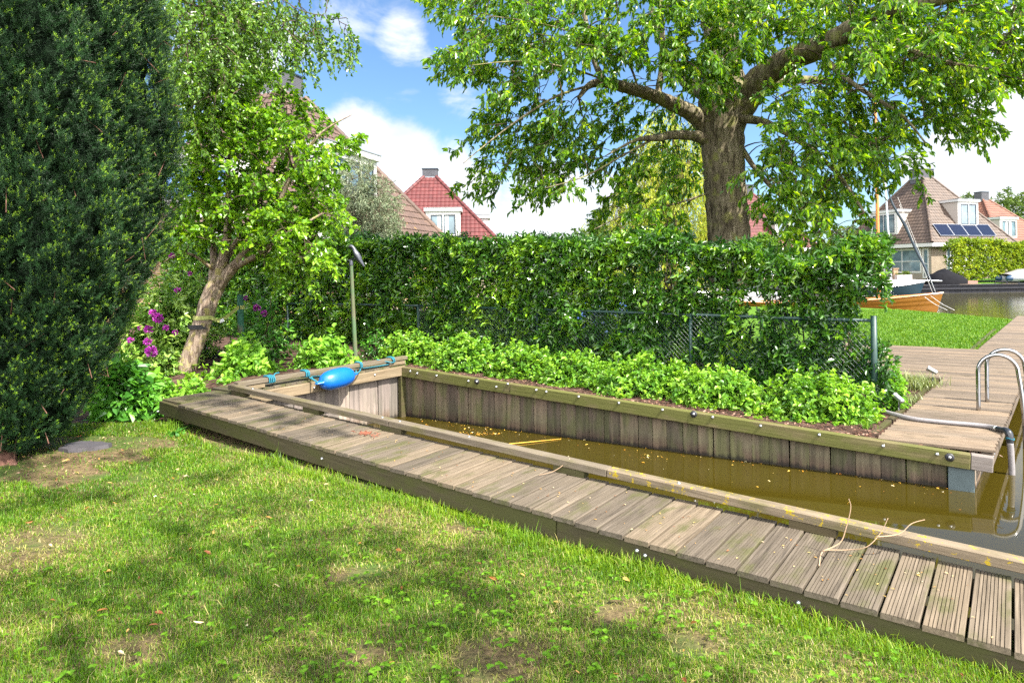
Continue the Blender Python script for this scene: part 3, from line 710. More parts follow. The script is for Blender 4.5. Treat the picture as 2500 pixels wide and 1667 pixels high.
def wrap(s, turns, step=.018, rr=.008):
    pts = []
    for k in range(turns):
        ss = s + k * step
        for n_, z_ in ((.06, -.03), (.055, .025), (.0, .038), (-.055, .03), (-.055, -.035), (0, -.036)): pts.append(onrail(ss + step * len(pts) % 1 * 0, n_, z_))
    return pts
def s_of(px_, py_): return float(np.dot(onplane(px_, py_, S0 + nS * .05, nS) - S0, dS))
sA = s_of(655, 930)
rope('rope', wrap(sA, 4, .022) + [onrail(sA + .12, -.02, .04), onrail(sA + .2, -.05, .045)], .008, 'teal rope coil wound four times round the end rail, leftmost of the knots', group='teal ropes on the end rail')
sB = s_of(745, 912)
endL = fc - fd * (hl + .05); endR = fc + fd * (hl + .045)
rope('rope', wrap(sB, 3, .02) + [onrail(sB + .05, .05, -.05), endL + np.array([0, 0, .05]) * .6 + nS * -.02, endL, endL + fd * .03 - nS * .01, endL + np.array([0, 0, .03]), onrail(sB + .1, .03, -.05), onrail(sB + .3, .02, -.06), onrail(sB + .5, .015, -.06)], .0085, 'teal rope knotted to the left end of the blue fender', group='teal ropes on the end rail')
sC = s_of(878, 893)
rope('rope', wrap(sC, 2, .02) + [onrail(sC, .05, -.05), (onrail(sC, .05, -.05) + endR) / 2 + nS * .02, endR, endR - fd * .02 + nS * .01, endR + np.array([0, 0, .04])], .0085, 'teal rope knotted to the right end of the blue fender', group='teal ropes on the end rail')
sD = s_of(955, 876)
rope('rope', [onrail(sD - .25, .02, .035)] + wrap(sD, 3, .02) + [onrail(sD + .0, .03, -.05), onrail(sD - .2, .02, -.055), onrail(sD - .5, .02, -.05)], .007, 'pale teal rope wrapped round the end rail near the far corner, rightmost of the knots', group='teal ropes on the end rail')

# ================================================================== VEGETATION
def inpoly(P, poly):
    x, y = P[:, 0], P[:, 1]; c_ = np.zeros(len(P), bool); n_ = len(poly)
    for i in range(n_):
        (ax, ay), (bx, by) = poly[i], poly[(i + 1) % n_]
        if ay == by: continue
        k_ = ((ay > y) != (by > y)) & (x < (bx - ax) * (y - ay) / (by - ay) + ax); c_ ^= k_
    return c_
def sample_crown(poly, n, y0, y1, hole=0.0, seed=1, hs=.9):
    """points through the crown's volume: outline seen from the garden, depth range y0..y1"""
    poly = np.array(poly, float); lo, hi = poly.min(0), poly.max(0); out = []
    got = 0
    while got < n:
        q = rng.uniform(lo, hi, (n * 2, 2)); q = q[inpoly(q, poly)]
        Y = y0 + (y1 - y0) * rng.beta(1.6, 1.6, len(q))
        P = np.array([at(a, b, c_) for (a, b), c_ in zip(q, Y)])
        if hole > -5: P = P[lowf(P, hs, seed) > hole]
        out.append(P); got += len(P)
    return np.concatenate(out)[:n]
def poly_leaves(mb, P, q, L, Wd, droop=.5, spread=.8, simple=False, jitter=.35, up=.6, mat=0, rnd=None):
    T, K, _ = P.shape; t_ = (np.arange(q) + .6) / q; t_ = np.broadcast_to(t_, (T, q)) + rng.uniform(-.3, .3, (T, q)) / q
    t_ = np.clip(t_, .02, 1) * (K - 1.001); i = t_.astype(int); f = (t_ - i)[..., None]
    a = P[np.arange(T)[:, None], i]; b = P[np.arange(T)[:, None], i + 1]; pos = (a * (1 - f) + b * f).reshape(-1, 3)
    tw = nrm(b - a).reshape(-1, 3); N = len(pos)
    side = nrm(np.cross(tw, randdir(N)) + 1e-6)
    d = tw * .55 + side * spread + rng.normal(size=(N, 3)) * jitter; d[:, 2] -= droop
    n_ = rng.normal(size=(N, 3)) * .55; n_[:, 2] += up
    sz = rng.uniform(.5, 1.22, N)
    rn = None if rnd is None else np.clip(np.repeat(rnd, q) + rng.normal(size=N) * .13, 0, .975)
    leaves(mb, pos, d, n_, L * sz, Wd * sz, rn, simple=simple, mat=mat)
def sprays(P, D_, L, m=4, droop=.25, K=4, sub=.55):
    """P,D_ : start and direction of N sprays -> main twigs and side twigs as polylines"""
    N = len(P); t_ = np.linspace(0, 1, K)
    L = np.broadcast_to(L, (N,)) * rng.uniform(.7, 1.25, N)
    main = P[:, None] + D_[:, None] * (L[:, None] * t_)[..., None]; main[..., 2] -= droop * (L[:, None] * t_ ** 2)
    res_ = [main]
    for k in range(m):
        f = (.15 + .75 * (k + .5) / m); i = int(f * (K - 1)); g = f * (K - 1) - i
        st_ = main[:, i] * (1 - g) + main[:, min(i + 1, K - 1)] * g
        sd = nrm(D_ * .7 + nrm(np.cross(D_, randdir(N))) * .9); l2 = L * sub * (1 - .4 * f) * rng.uniform(.7, 1.2, N)
        s2 = st_[:, None] + sd[:, None] * (l2[:, None] * t_)[..., None]; s2[..., 2] -= droop * 1.3 * (l2[:, None] * t_ ** 2); res_.append(s2)
    return np.concatenate(res_)
def grow(limbs, starts, mb, r_tip=.006, r_k=.055, wiggle=.12, maxr=.05):
    """thin branches from the nearest limb to every spray start"""
    nodes = []; rad = []
    for P, R in limbs:
        for i in range(len(P) - 1):
            for t_ in np.linspace(0, 1, 8)[:-1]: nodes.append(P[i] * (1 - t_) + P[i + 1] * t_); rad.append(R[i] * (1 - t_) + R[i + 1] * t_)
        nodes.append(P[-1]); rad.append(R[-1])
    n0 = len(nodes); NN = np.zeros((n0 + len(starts) * 3, 3)); RR = np.zeros(len(NN)); NN[:n0] = nodes; RR[:n0] = rad; n_ = n0
    d0 = np.array([np.min(np.linalg.norm(NN[:n0] - s_, axis=1)) for s_ in starts]); order = np.argsort(d0)
    out = np.zeros((len(starts), 5, 3)); ro = np.zeros((len(starts), 5)); dirs = np.zeros((len(starts), 3))
    for k in order:
        s_ = starts[k]; dist = np.linalg.norm(NN[:n_] - s_, axis=1) - (RR[:n_] > .03) * .15; j = int(np.argmin(dist)); a = NN[j]; L = np.linalg.norm(s_ - a)
        t_ = np.linspace(0, 1, 5)[:, None]; mid = rng.normal(size=3) * wiggle * L; mid[2] += .08 * L
        P = a + (s_ - a) * t_ + mid * (t_ * (1 - t_)) * 2.2
        r0 = min(RR[j] * .7, r_tip + r_k * L * .35, maxr); out[k] = P; ro[k] = np.linspace(max(r0, r_tip), r_tip, 5)
        NN[n_:n_ + 3] = P[1:4]; RR[n_:n_ + 3] = r_tip * 1.2; n_ += 3; dirs[k] = nrm(P[4] - P[2])
    tubes(mb, out, ro, 4, mat=1); return dirs
def limb(pts, rs): return np.array([at(*p) for p in pts]), np.array(rs, float)
def smooth_limb(PR, n=5):
    P, R = PR; Q = []; S = []
    for i in range(len(P) - 1):
        p0, p1, p2, p3 = P[max(i - 1, 0)], P[i], P[i + 1], P[min(i + 2, len(P) - 1)]
        for t_ in np.linspace(0, 1, n + 1)[:-1]:
            Q.append(.5 * ((2 * p1) + (p2 - p0) * t_ + (2 * p0 - 5 * p1 + 4 * p2 - p3) * t_ ** 2 + (3 * p1 - p0 - 3 * p2 + p3) * t_ ** 3)); S.append(R[i] * (1 - t_) + R[i + 1] * t_)
    return np.array(Q + [P[-1]]), np.array(S + [R[-1]])
def limb_mesh(mb, limbs, sides=12, rough=.06):
    for P, R in limbs:
        k0 = mb.n; tubes(mb, P, R, sides, cap=True)
        v = mb.v[-1]; c_ = np.repeat(P, sides, 0); dv = v - c_; r_ = np.linalg.norm(dv, axis=1, keepdims=True)
        mb.v[-1] = c_ + dv * (1 + rough * 1.3 * lowf(v, 5.5, 3)[:, None] + rough * .8 * np.sin(v @ np.array([31., 27., 3.]))[:, None])
def tree(name, label, cat, base, limbs, sp, D_dirs, L, leaf, lm, bark, q=9, m=4, droop=.3, ldroop=.5, group=None, simple=False, sides=12, tw_r=.004, maxr=.05, spread=.8, K=4, jitter=.35, up=.6, sub=.55):
    root = empty(name, base, label, cat, group)
    mb = MB(); limb_mesh(mb, limbs, sides); dirs = grow(limbs, sp, mb, maxr=maxr)
    if D_dirs is not None: dirs = nrm(dirs * .5 + D_dirs)
    tw = sprays(sp, dirs, L, m, droop, K, sub)
    tubes(mb, tw, np.broadcast_to(np.linspace(tw_r, tw_r * .4, K), tw.shape[:2]), 3, mat=1)
    mb.build('trunk', [bark, M['bark_dark']], root, True)
    mb = MB(); poly_leaves(mb, tw, q, leaf[0], leaf[1], ldroop, spread, simple, jitter, up); mb.build('crown', lm, root)
    return root
# ---- yew
yc = np.array([-4.62, 5.85])
yw = empty('yew_tree', (*yc, .05), 'tall dark green yew with pale shoot tips filling the left side', 'tree')
prof = [(z_, (420 if z_ is None else 0)) for z_ in ()]
edge = [(-260, 405), (-60, 418), (100, 430), (200, 434), (300, 442), (360, 430), (420, 420), (520, 416), (620, 396), (700, 364), (780, 330), (850, 302), (900, 282), (960, 248), (1010, 216), (1060, 176), (1090, 146), (1120, 100), (1150, 38)]
zs_ = np.array([at(e[1], e[0], yc[1])[2] for e in edge])[::-1]; rs_ = np.array([np.hypot(*yc) * math.sin(math.atan2(ray(e[1], e[0])[0], 1) - math.atan2(yc[0], yc[1])) for e in edge])[::-1] - .03
zs_ = np.concatenate([[.0], zs_]); rs_ = np.concatenate([[.18], rs_])
def yew_r(z, th):
    r_ = np.interp(z, zs_, rs_); P = np.stack([np.cos(th) * 1.6, np.sin(th) * 1.6, z * .8], -1)
    return r_ * (1 + .045 * lowf(P, 1.6, 11) + .028 * lowf(P, 5, 12)) 
Nc = 4300; tc2 = rng.uniform(-2.6, 1.1, Nc); zc2 = .08 + 4.25 * rng.uniform(size=Nc) ** .92
def yew_col(th, z): return .055 * np.sin(th * 9 + 1.3 * np.sin(z * 2.1)) + .04 * np.sin(th * 17 + z * 2.7 + 2)
oc = np.stack([np.cos(tc2), np.sin(tc2), 0 * tc2], 1); rc = yew_r(zc2, tc2) + .75 * yew_col(tc2, zc2) + rng.normal(size=Nc) * .025 - .075
Cc2 = np.column_stack([yc[0] + oc[:, 0] * rc, yc[1] + oc[:, 1] * rc, zc2]); dc = nrm(oc * .6 + rng.normal(size=(Nc, 3)) * .2 + np.array([0, 0, 1.])); ns = 11
N1 = Nc * ns; ci = np.repeat(np.arange(Nc), ns); al_ = rng.uniform(-.02, .10, N1)
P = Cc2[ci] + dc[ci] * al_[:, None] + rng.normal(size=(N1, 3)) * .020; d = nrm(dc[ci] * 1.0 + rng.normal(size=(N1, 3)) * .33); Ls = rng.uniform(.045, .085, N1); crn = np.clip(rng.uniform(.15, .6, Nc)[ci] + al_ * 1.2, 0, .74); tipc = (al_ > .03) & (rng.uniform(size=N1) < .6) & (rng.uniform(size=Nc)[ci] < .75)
N2 = 15000; th = rng.uniform(-2.75, 1.3, N2); z = .06 + 4.29 * rng.uniform(size=N2) ** .9; r_ = yew_r(z, th) + yew_col(th, z) - .09 - rng.uniform(size=N2) * .06
out_ = np.stack([np.cos(th), np.sin(th), np.zeros(N2)], 1); P2 = np.column_stack([yc[0] + out_[:, 0] * r_, yc[1] + out_[:, 1] * r_, z])
P = np.concatenate([P, P2]); d = np.concatenate([d, nrm(out_ * .55 + rng.normal(size=(N2, 3)) * .38 + np.array([0, 0, .75]))]); Ls = np.concatenate([Ls, rng.uniform(.05, .11, N2)]); N = len(P); crn = np.concatenate([crn, rng.uniform(0, .2, N2)]); tipc = np.concatenate([tipc, np.zeros(N2, bool)])
mb = MB(); q = 15
tt = np.linspace(.05, 1, q); pos = P[:, None] + d[:, None] * (Ls[:, None] * tt)[..., None]
sd = nrm(np.cross(d, randdir(N))); sd2 = np.cross(d, sd); ph = rng.uniform(0, 6.28, (N, 1)) + np.arange(q) * 2.4
dirn = d[:, None] * (.35 + .6 * tt)[None, :, None] + (sd[:, None] * np.cos(ph)[..., None] + sd2[:, None] * np.sin(ph)[..., None]) * (1.05 - .45 * tt)[None, :, None]
nn = np.cross(dirn, np.cross(d[:, None], dirn)) + d[:, None] * .3
tipf = tipc
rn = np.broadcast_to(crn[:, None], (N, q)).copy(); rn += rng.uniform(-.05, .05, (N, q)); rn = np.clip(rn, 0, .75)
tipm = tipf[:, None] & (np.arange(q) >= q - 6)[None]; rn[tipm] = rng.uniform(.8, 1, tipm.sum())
ln = np.broadcast_to(rng.uniform(.018, .027, (N, 1)), (N, q)) * np.where(tipm, .8, 1)
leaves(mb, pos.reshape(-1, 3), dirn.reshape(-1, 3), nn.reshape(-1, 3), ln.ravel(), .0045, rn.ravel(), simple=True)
yew_fol = mb
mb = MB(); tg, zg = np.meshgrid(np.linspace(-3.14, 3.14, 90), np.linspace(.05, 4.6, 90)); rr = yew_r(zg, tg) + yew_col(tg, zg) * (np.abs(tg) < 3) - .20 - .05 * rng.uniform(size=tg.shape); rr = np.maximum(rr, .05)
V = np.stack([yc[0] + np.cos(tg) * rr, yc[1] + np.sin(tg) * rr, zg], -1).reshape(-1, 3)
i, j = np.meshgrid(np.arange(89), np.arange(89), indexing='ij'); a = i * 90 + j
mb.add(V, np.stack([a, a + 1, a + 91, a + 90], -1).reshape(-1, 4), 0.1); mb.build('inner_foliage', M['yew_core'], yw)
mb = MB(); limb_mesh(mb, [(np.array([[yc[0] + .28, yc[1] - .3, -.1], [yc[0] + .22, yc[1] - .18, .18], [yc[0] + .1, yc[1], .9]]), np.array([.13, .10, .09])), (np.array([[yc[0] + .5, yc[1] - .35, -.02], [yc[0] + .2, yc[1] - .15, .12]]), np.array([.03, .06]))])
Nt = 140; i = rng.choice(Nc, Nt); p1 = Cc2[i] + oc[i] * rng.uniform(-.05, .08, (Nt, 1)); dv = nrm(rng.normal(size=(Nt, 3)) + np.array([0, 0, .8])); tubes(yew_fol, np.stack([p1 - dv * .12, p1, p1 + dv * .12], 1), np.broadcast_to([.004, .003, .0015], (Nt, 3)), 4, mat=1); yew_fol.build('foliage', [M['needle'], M['bark_yew']], yw)
mb.build('trunk', M['bark_yew'], yw, True)
# ---- leaning fruit tree
Yf = 9.5
fl = [limb([(425, 965, Yf), (447, 915, Yf), (470, 855, Yf), (492, 795, Yf), (508, 745, Yf), (522, 708, Yf), (538, 668, Yf), (548, 620, Yf), (556, 560, Yf), (558, 480, Yf + .1), (560, 390, Yf + .2), (600, 300, Yf + .2), (640, 235, Yf)], [.20, .145, .125, .12, .125, .135, .10, .075, .055, .045, .035, .022, .01]),
      limb([(526, 705, Yf), (560, 665, Yf - .1), (600, 615, Yf - .2), (640, 565, Yf - .3), (670, 520, Yf - .3), (700, 450, Yf - .4), (740, 380, Yf - .5), (790, 320, Yf - .5), (860, 280, Yf - .5)], [.10, .075, .06, .05, .045, .035, .025, .015, .005]),
      limb([(520, 715, Yf), (523, 650, Yf + .2), (520, 600, Yf + .3), (518, 540, Yf + .4), (522, 450, Yf + .4), (500, 360, Yf + .4), (470, 300, Yf + .3)], [.09, .06, .05, .04, .035, .025, .01]),
      limb([(575, 650, Yf - .1), (620, 628, Yf - .4), (660, 600, Yf - .6), (720, 560, Yf - .8), (790, 520, Yf - .8)], [.05, .038, .032, .025, .01]),
      limb([(545, 640, Yf), (600, 560, Yf + .4), (640, 480, Yf + .5), (690, 380, Yf + .5), (700, 260, Yf + .4)], [.05, .045, .035, .025, .01]),
      limb([(524, 660, Yf), (470, 622, Yf - .3), (430, 622, Yf - .4), (400, 640, Yf - .4)], [.03, .018, .012, .005])]
fl = [smooth_limb(l, 4) for l in fl]
fpoly = [(420, 500), (428, 400), (455, 330), (430, 260), (500, 300), (545, 250), (575, 195), (640, 165), (665, 205), (705, 185), (735, 215), (740, 262), (755, 320), (820, 350), (875, 345), (865, 375), (815, 395), (820, 470), (825, 530), (790, 565), (820, 610), (760, 650), (690, 640), (620, 610), (560, 620), (500, 600), (450, 620), (425, 560)]
sp = sample_crown(fpoly, 450, Yf - 1.1, Yf + 1.2, -.35, 5)
_px = sp[:, 0] / sp[:, 1] * F + HX; _py = HY - (sp[:, 2] - 1.6) / sp[:, 1] * F; sp = sp[~((_px > 800) & (_py > 540))]; sp = np.concatenate([sp, sample_crown([(600, 560), (700, 520), (800, 520), (790, 600), (740, 660), (640, 650)], 80, Yf - 1.2, Yf + .2, -.9, 5)]); nf_ = len(sp)
tree('fruit_tree', 'leaning small garden tree with lichen-covered trunk and glossy light green leaves', 'tree', (*fl[0][0][0][:2], .2), fl, sp, nrm(rng.normal(size=(nf_, 3)) * .7 + np.array([0, 0, .25])), .34, (.078, .056), M['leaf_pear'], M['bark_fruit'], q=9, m=4, droop=.2, ldroop=.25, sides=12, maxr=.018, up=.9)
# ---- birch
Yb = 9.6
bl = [limb([(200, 900, Yb + .6), (210, 500, Yb + .5), (230, 200, Yb + .3), (260, -100, Yb)], [.16, .13, .10, .07]),
      limb([(235, 130, Yb + .2), (330, 60, Yb), (430, 36, Yb - .2), (540, 32, Yb - .4), (620, 12, Yb - .5), (700, -8, Yb - .6), (790, -60, Yb - .7)], [.06, .045, .032, .026, .02, .015, .008]),
      limb([(240, 60, Yb), (360, -40, Yb), (520, -90, Yb), (700, -60, Yb), (800, 0, Yb)], [.05, .04, .03, .02, .008]),
      limb([(225, 250, Yb + .3), (340, 180, Yb), (440, 170, Yb), (510, 200, Yb)], [.04, .025, .015, .008])]
bl = [smooth_limb(l, 4) for l in bl]
bpoly = [(425, -120), (780, -120), (850, 20), (856, 85), (800, 120), (770, 90), (735, 130), (700, 70), (640, 95), (610, 150), (560, 150), (575, 220), (550, 290), (500, 330), (470, 350), (430, 300), (420, 100)]
sp = sample_crown(bpoly, 400, Yb - 1.6, Yb + .9, -.1, 9)
dn = nrm(rng.normal(size=(400, 3)) * .45 + np.array([.1, 0, -.6]))
tree('birch_tree', 'birch with white branches and small hanging leaves at the upper left', 'tree', (*bl[0][0][0][:2], .2), bl, sp, dn, .42, (.055, .042), M['leaf_birch'], M['bark_birch'], q=14, m=3, droop=.5, ldroop=.5, maxr=.012, tw_r=.003)
# ---- big tree
bt = [limb([(1782, 700, 12), (1780, 620, 12), (1778, 560, 12), (1772, 480, 12), (1766, 400, 12), (1762, 330, 12), (1764, 270, 12), (1768, 225, 12), (1765, 180, 12), (1762, 110, 12.1), (1750, 40, 12.2), (1738, -40, 12.3), (1735, -160, 12.4)], [.39, .375, .37, .37, .37, .38, .41, .43, .36, .29, .27, .25, .2]),
      limb([(1730, 310, 12), (1690, 278, 11.9), (1640, 252, 11.7), (1590, 232, 11.5), (1530, 215, 11.3), (1480, 203, 11.2), (1440, 208, 11.0), (1412, 240, 10.9)], [.20, .15, .125, .11, .10, .09, .06, .03]),
      limb([(1735, 345, 12), (1690, 332, 11.8), (1640, 330, 11.6), (1610, 337, 11.5), (1580, 338, 11.4), (1545, 345, 11.2), (1480, 380, 11)], [.14, .09, .075, .065, .05, .025, .01]),
      limb([(1795, 265, 12), (1830, 225, 11.8), (1880, 175, 11.5), (1930, 145, 11.2), (1990, 120, 10.8), (2050, 92, 10.4), (2110, 55, 10), (2170, 25, 9.7), (2240, 8, 9.3), (2330, -12, 8.9), (2450, -60, 8.4)], [.34, .27, .23, .20, .18, .165, .15, .135, .115, .09, .05]),
      limb([(1840, 225, 12.2), (1900, 200, 12.4), (1960, 195, 12.6), (2050, 205, 12.8), (2100, 240, 12.8)], [.13, .09, .075, .06, .02]),
      limb([(1740, 240, 12.2), (1700, 215, 12.5), (1665, 190, 12.9), (1620, 120, 13.2), (1590, 20, 13.4)], [.17, .14, .10, .07, .05]),
      limb([(1478, 205, 11.2), (1455, 160, 11.2), (1440, 100, 11.3), (1425, 20, 11.4), (1415, -60, 11.4)], [.06, .05, .045, .035, .03]),
      limb([(1605, 235, 11.6), (1618, 150, 11.7), (1615, 60, 11.8), (1608, -60, 11.9)], [.06, .055, .05, .04]),
      limb([(1560, 225, 11.4), (1530, 150, 11.2), (1450, 100, 10.8), (1330, 60, 10.3), (1200, 40, 9.8)], [.022, .018, .014, .01, .006]),
      limb([(1445, 208, 11), (1360, 235, 10.6), (1270, 290, 10.2), (1190, 350, 9.8), (1130, 400, 9.5)], [.024, .018, .014, .01, .006]),
      limb([(1500, 205, 11.2), (1400, 170, 10.6), (1280, 150, 10.1), (1150, 160, 9.6)], [.022, .016, .012, .006]),
      limb([(1600, 337, 11.5), (1520, 380, 11.1), (1430, 430, 10.6), (1330, 460, 10.2)], [.022, .016, .012, .006]),
      limb([(1735, 470, 12), (1640, 500, 11.3), (1540, 520, 10.7), (1450, 560, 10.2)], [.02, .016, .012, .006]),
      limb([(1800, 290, 11.8), (1870, 300, 11.3), (1960, 350, 10.6), (2050, 430, 9.9), (2110, 520, 9.5)], [.09, .06, .045, .03, .015]),
      limb([(1995, 125, 10.8), (2050, 180, 10.2), (2120, 230, 9.6), (2200, 280, 9.2), (2260, 350, 9)], [.06, .04, .03, .02, .01]),
      limb([(2120, 55, 9.9), (2200, 110, 9.2), (2300, 150, 8.6), (2420, 170, 8.2)], [.06, .045, .03, .015]),
      limb([(1790, 330, 12), (1850, 420, 11.6), (1930, 500, 11), (2010, 560, 10.5)], [.06, .04, .03, .015]),
      limb([(1755, 90, 12.1), (1800, 20, 12), (1880, -60, 11.9)], [.12, .09, .07])]
bt = [smooth_limb(l, 5) for l in bt]
cpoly = [(1085, -140), (1082, 40), (1112, 95), (1095, 165), (1150, 195), (1240, 180), (1235, 240), (1175, 300), (1150, 335), (1195, 345), (1225, 375), (1150, 400), (1118, 428), (1165, 465), (1225, 452), (1290, 400), (1295, 455), (1360, 480), (1420, 440), (1490, 430), (1500, 470), (1440, 525), (1490, 545), (1550, 590), (1620, 600), (1730, 600), (1760, 520), (1850, 520), (1890, 560), (1960, 610), (2060, 640), (2145, 610), (2135, 540), (2100, 440), (2150, 400), (2240, 425), (2255, 390), (2190, 330), (2260, 300), (2370, 330), (2385, 270), (2440, 200), (2560, 220), (2600, -140)]
cp = np.array(cpoly, float)
def dens(px_, n, y0, y1, hole, seed): return sample_crown(px_, n, y0, y1, hole, seed, .8)
sp = np.concatenate([dens([p for p in cpoly if p[0] < 1760] + [(1760, -140)], 680, 9.6, 13.0, -.22, 21),
                     dens([(1740, -140)] + [(1740, 300), (1770, 520)] + [p for p in cpoly if p[0] >= 1800], 860, 8.6, 12.6, -.7, 22),
                     sample_crown([(2000, -120), (2600, -140), (2540, 200), (2300, 180), (2080, 160)], 110, 7.6, 9.5, -.6, 4),
                     sample_crown([(1620, 0), (1900, -20), (1890, 130), (1700, 190), (1640, 150)], 45, 9.8, 11.2, -.9, 4),
                     sample_crown([(1400, 90), (1560, 70), (1560, 170), (1440, 180)], 22, 9.8, 10.8, -.9, 4)])
# keep the trunk face clear
ctr = np.array([at(1770, 400, 12)[:2]]); rel = sp[:, 0] / sp[:, 1] * F + HX
pyy = HY - (sp[:, 2] - 1.6) / sp[:, 1] * F
keep = ~((rel > 2085) & (rel < 2230) & (pyy > 430)) & ~((np.abs(rel - 1775) < 88) & (pyy > 215) & (sp[:, 1] < 12.4))
for path in (bt[1], bt[2], bt[4 - 1], bt[5 - 1]):
    for w3 in path[0]:
        wx, wy = w3[0] / w3[1] * F + HX, HY - (w3[2] - 1.6) / w3[1] * F
        keep &= ~((np.hypot(rel - wx, (pyy + 25 - wy)) < 42) & (sp[:, 1] < w3[1] + .25) & (wx < 2000) & (rng.uniform(size=len(sp)) < np.where(wx > 1850, .35, .8)))
sp = sp[keep]
sp = sp[(sp[:, 1] < 14)]
od = sp - np.array([3.9, 12, 6.0]); od[:, 2] *= .35; D_ = nrm(nrm(od) * .75 + rng.normal(size=sp.shape) * .35)
tree('shade_tree', 'large spreading tree with fissured mossy trunk behind the hedge', 'tree', (*bt[0][0][0][:2], -.05), bt, sp, D_, .46, (.112, .052), M['leaf_big'], M['bark_big'], q=10, m=4, droop=.24, ldroop=.75, sides=20, maxr=.02, spread=.65, tw_r=.0045)
# ---- silvery tree beside the brown-roofed house
spoly = [(822, 490), (835, 430), (865, 400), (900, 410), (930, 450), (958, 500), (965, 560), (985, 600), (930, 640), (840, 640), (805, 580)]
sp = sample_crown(spoly, 520, 15.2, 17.2, -.8, 31)
ol = [smooth_limb(limb([(870, 720, 16.2), (868, 640, 16.2), (880, 540, 16.2), (885, 450, 16.2)], [.11, .09, .05, .02]), 4), smooth_limb(limb([(870, 640, 16.2), (910, 560, 16.2), (930, 480, 16.2)], [.06, .04, .02]), 4)]
tree('silver_willow', 'silvery grey-green narrow-leaved tree in front of the brown-roofed house', 'tree', (*ol[0][0][0][:2], .2), ol, sp, nrm(rng.normal(size=(520, 3)) * .6 + np.array([0, 0, .3])), .40, (.075, .017), M['leaf_silver'], M['bark_dark'], q=13, m=5, droop=.3, ldroop=.3, simple=True, sides=8, maxr=.015)
# ---- weeping willow
wpoly = [(1420, 600), (1450, 520), (1500, 450), (1560, 340), (1600, 250), (1640, 235), (1700, 260), (1730, 400), (1740, 600)]
sp = sample_crown(wpoly, 520, 24.5, 28, -.8, 33)
wl = [smooth_limb(limb([(1640, 740, 26), (1640, 600, 26), (1645, 480, 26), (1650, 350, 26), (1640, 270, 26)], [.35, .3, .22, .14, .05]), 4), smooth_limb(limb([(1640, 520, 26), (1580, 420, 26), (1530, 460, 26)], [.15, .1, .04]), 4), smooth_limb(limb([(1648, 450, 26), (1700, 380, 26), (1720, 420, 26)], [.12, .08, .04]), 4)]
tree('weeping_willow', 'yellow-green weeping willow seen through the branches left of the big trunk', 'tree', (*wl[0][0][0][:2], -.1), wl, sp, nrm(rng.normal(size=(520, 3)) * .18 + np.array([0, 0, -1.])), 1.15, (.15, .04), M['leaf_willow'], M['bark_dark'], q=16, m=4, droop=.5, ldroop=1.0, simple=True, sides=8, spread=.35, maxr=.03, sub=.8)

def bush(name, label, cat, c, rad, n, leaf, lm, group=None, q=6, stems=True, flat=.0, simple=False, bark='bark_dark', holes=-9, up=.9, ldroop=.15, zbase=None, noise_=.2):
    """dome shaped shrub: shoots all through the dome, thicker at its surface"""
    c = np.asarray(c, float); rad = np.asarray(rad, float)
    root = empty(name, c, label, cat, group)
    u = nrm(rng.normal(size=(n * 2, 3))); u[:, 2] = np.abs(u[:, 2]) * 1.05 - .12; rr = rng.uniform(size=n * 2) ** .38
    P = u * rr[:, None]; P *= (1 + noise_ * lowf(u * 2.2, 1.6, int(abs(c[0] * 10)) % 50)[:, None]); P = c + P * rad; sh_ = rng.uniform(size=len(P)) < .05; P[sh_] += (P[sh_] - c) * rng.uniform(.05, .22, (sh_.sum(), 1))
    if holes > -5: P = P[lowf(P, 4.0, 3) > holes]
    P = P[:n]; N = len(P); gzv = gz(P[:, 0], P[:, 1]) if c[1] < 16 else np.full(N, c[2]); P[:, 2] = np.maximum(P[:, 2], np.minimum(gzv, c[2] + .0) + .02)
    od = nrm((P - c) / rad); d = nrm(od * .8 + np.array([0, 0, .5]) + rng.normal(size=(N, 3)) * .35); Lt = leaf[0] * 1.1
    tw = sprays(P - d * Lt, d, Lt, 0, .05, 3)
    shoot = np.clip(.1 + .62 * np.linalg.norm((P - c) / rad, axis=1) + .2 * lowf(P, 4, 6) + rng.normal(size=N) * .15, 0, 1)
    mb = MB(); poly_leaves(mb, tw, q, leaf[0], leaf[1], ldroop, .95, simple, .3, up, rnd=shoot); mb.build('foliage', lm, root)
    if stems:
        mb = MB(); k_ = min(70, N); i = rng.choice(N, k_, False); b = c + rng.normal(size=(k_, 3)) * rad * .13; b[:, 2] = c[2] - .03
        t_ = np.linspace(0, 1, 4)[None, :, None]; Q = b[:, None] * (1 - t_) + P[i][:, None] * t_ + (np.array([0, 0, 1.]) * rad[2] * .25) * (t_ * (1 - t_)); tubes(mb, Q, np.broadcast_to(np.linspace(.008, .003, 4), (k_, 4)) * (rad[0] / .5) ** .5, 4)
        mb.build('stems', M[bark], root)
    return root
def px_dome(x0, x1, ytop, ybase, Y): 
    a, b = at(x0, ybase, Y), at(x1, ybase, Y); t_ = at((x0 + x1) / 2, ytop, Y); r_ = (b[0] - a[0]) / 2
    return np.array([(a[0] + b[0]) / 2, Y, b[2]]), np.array([r_, r_ * .8, max(t_[2] - b[2], .1)])
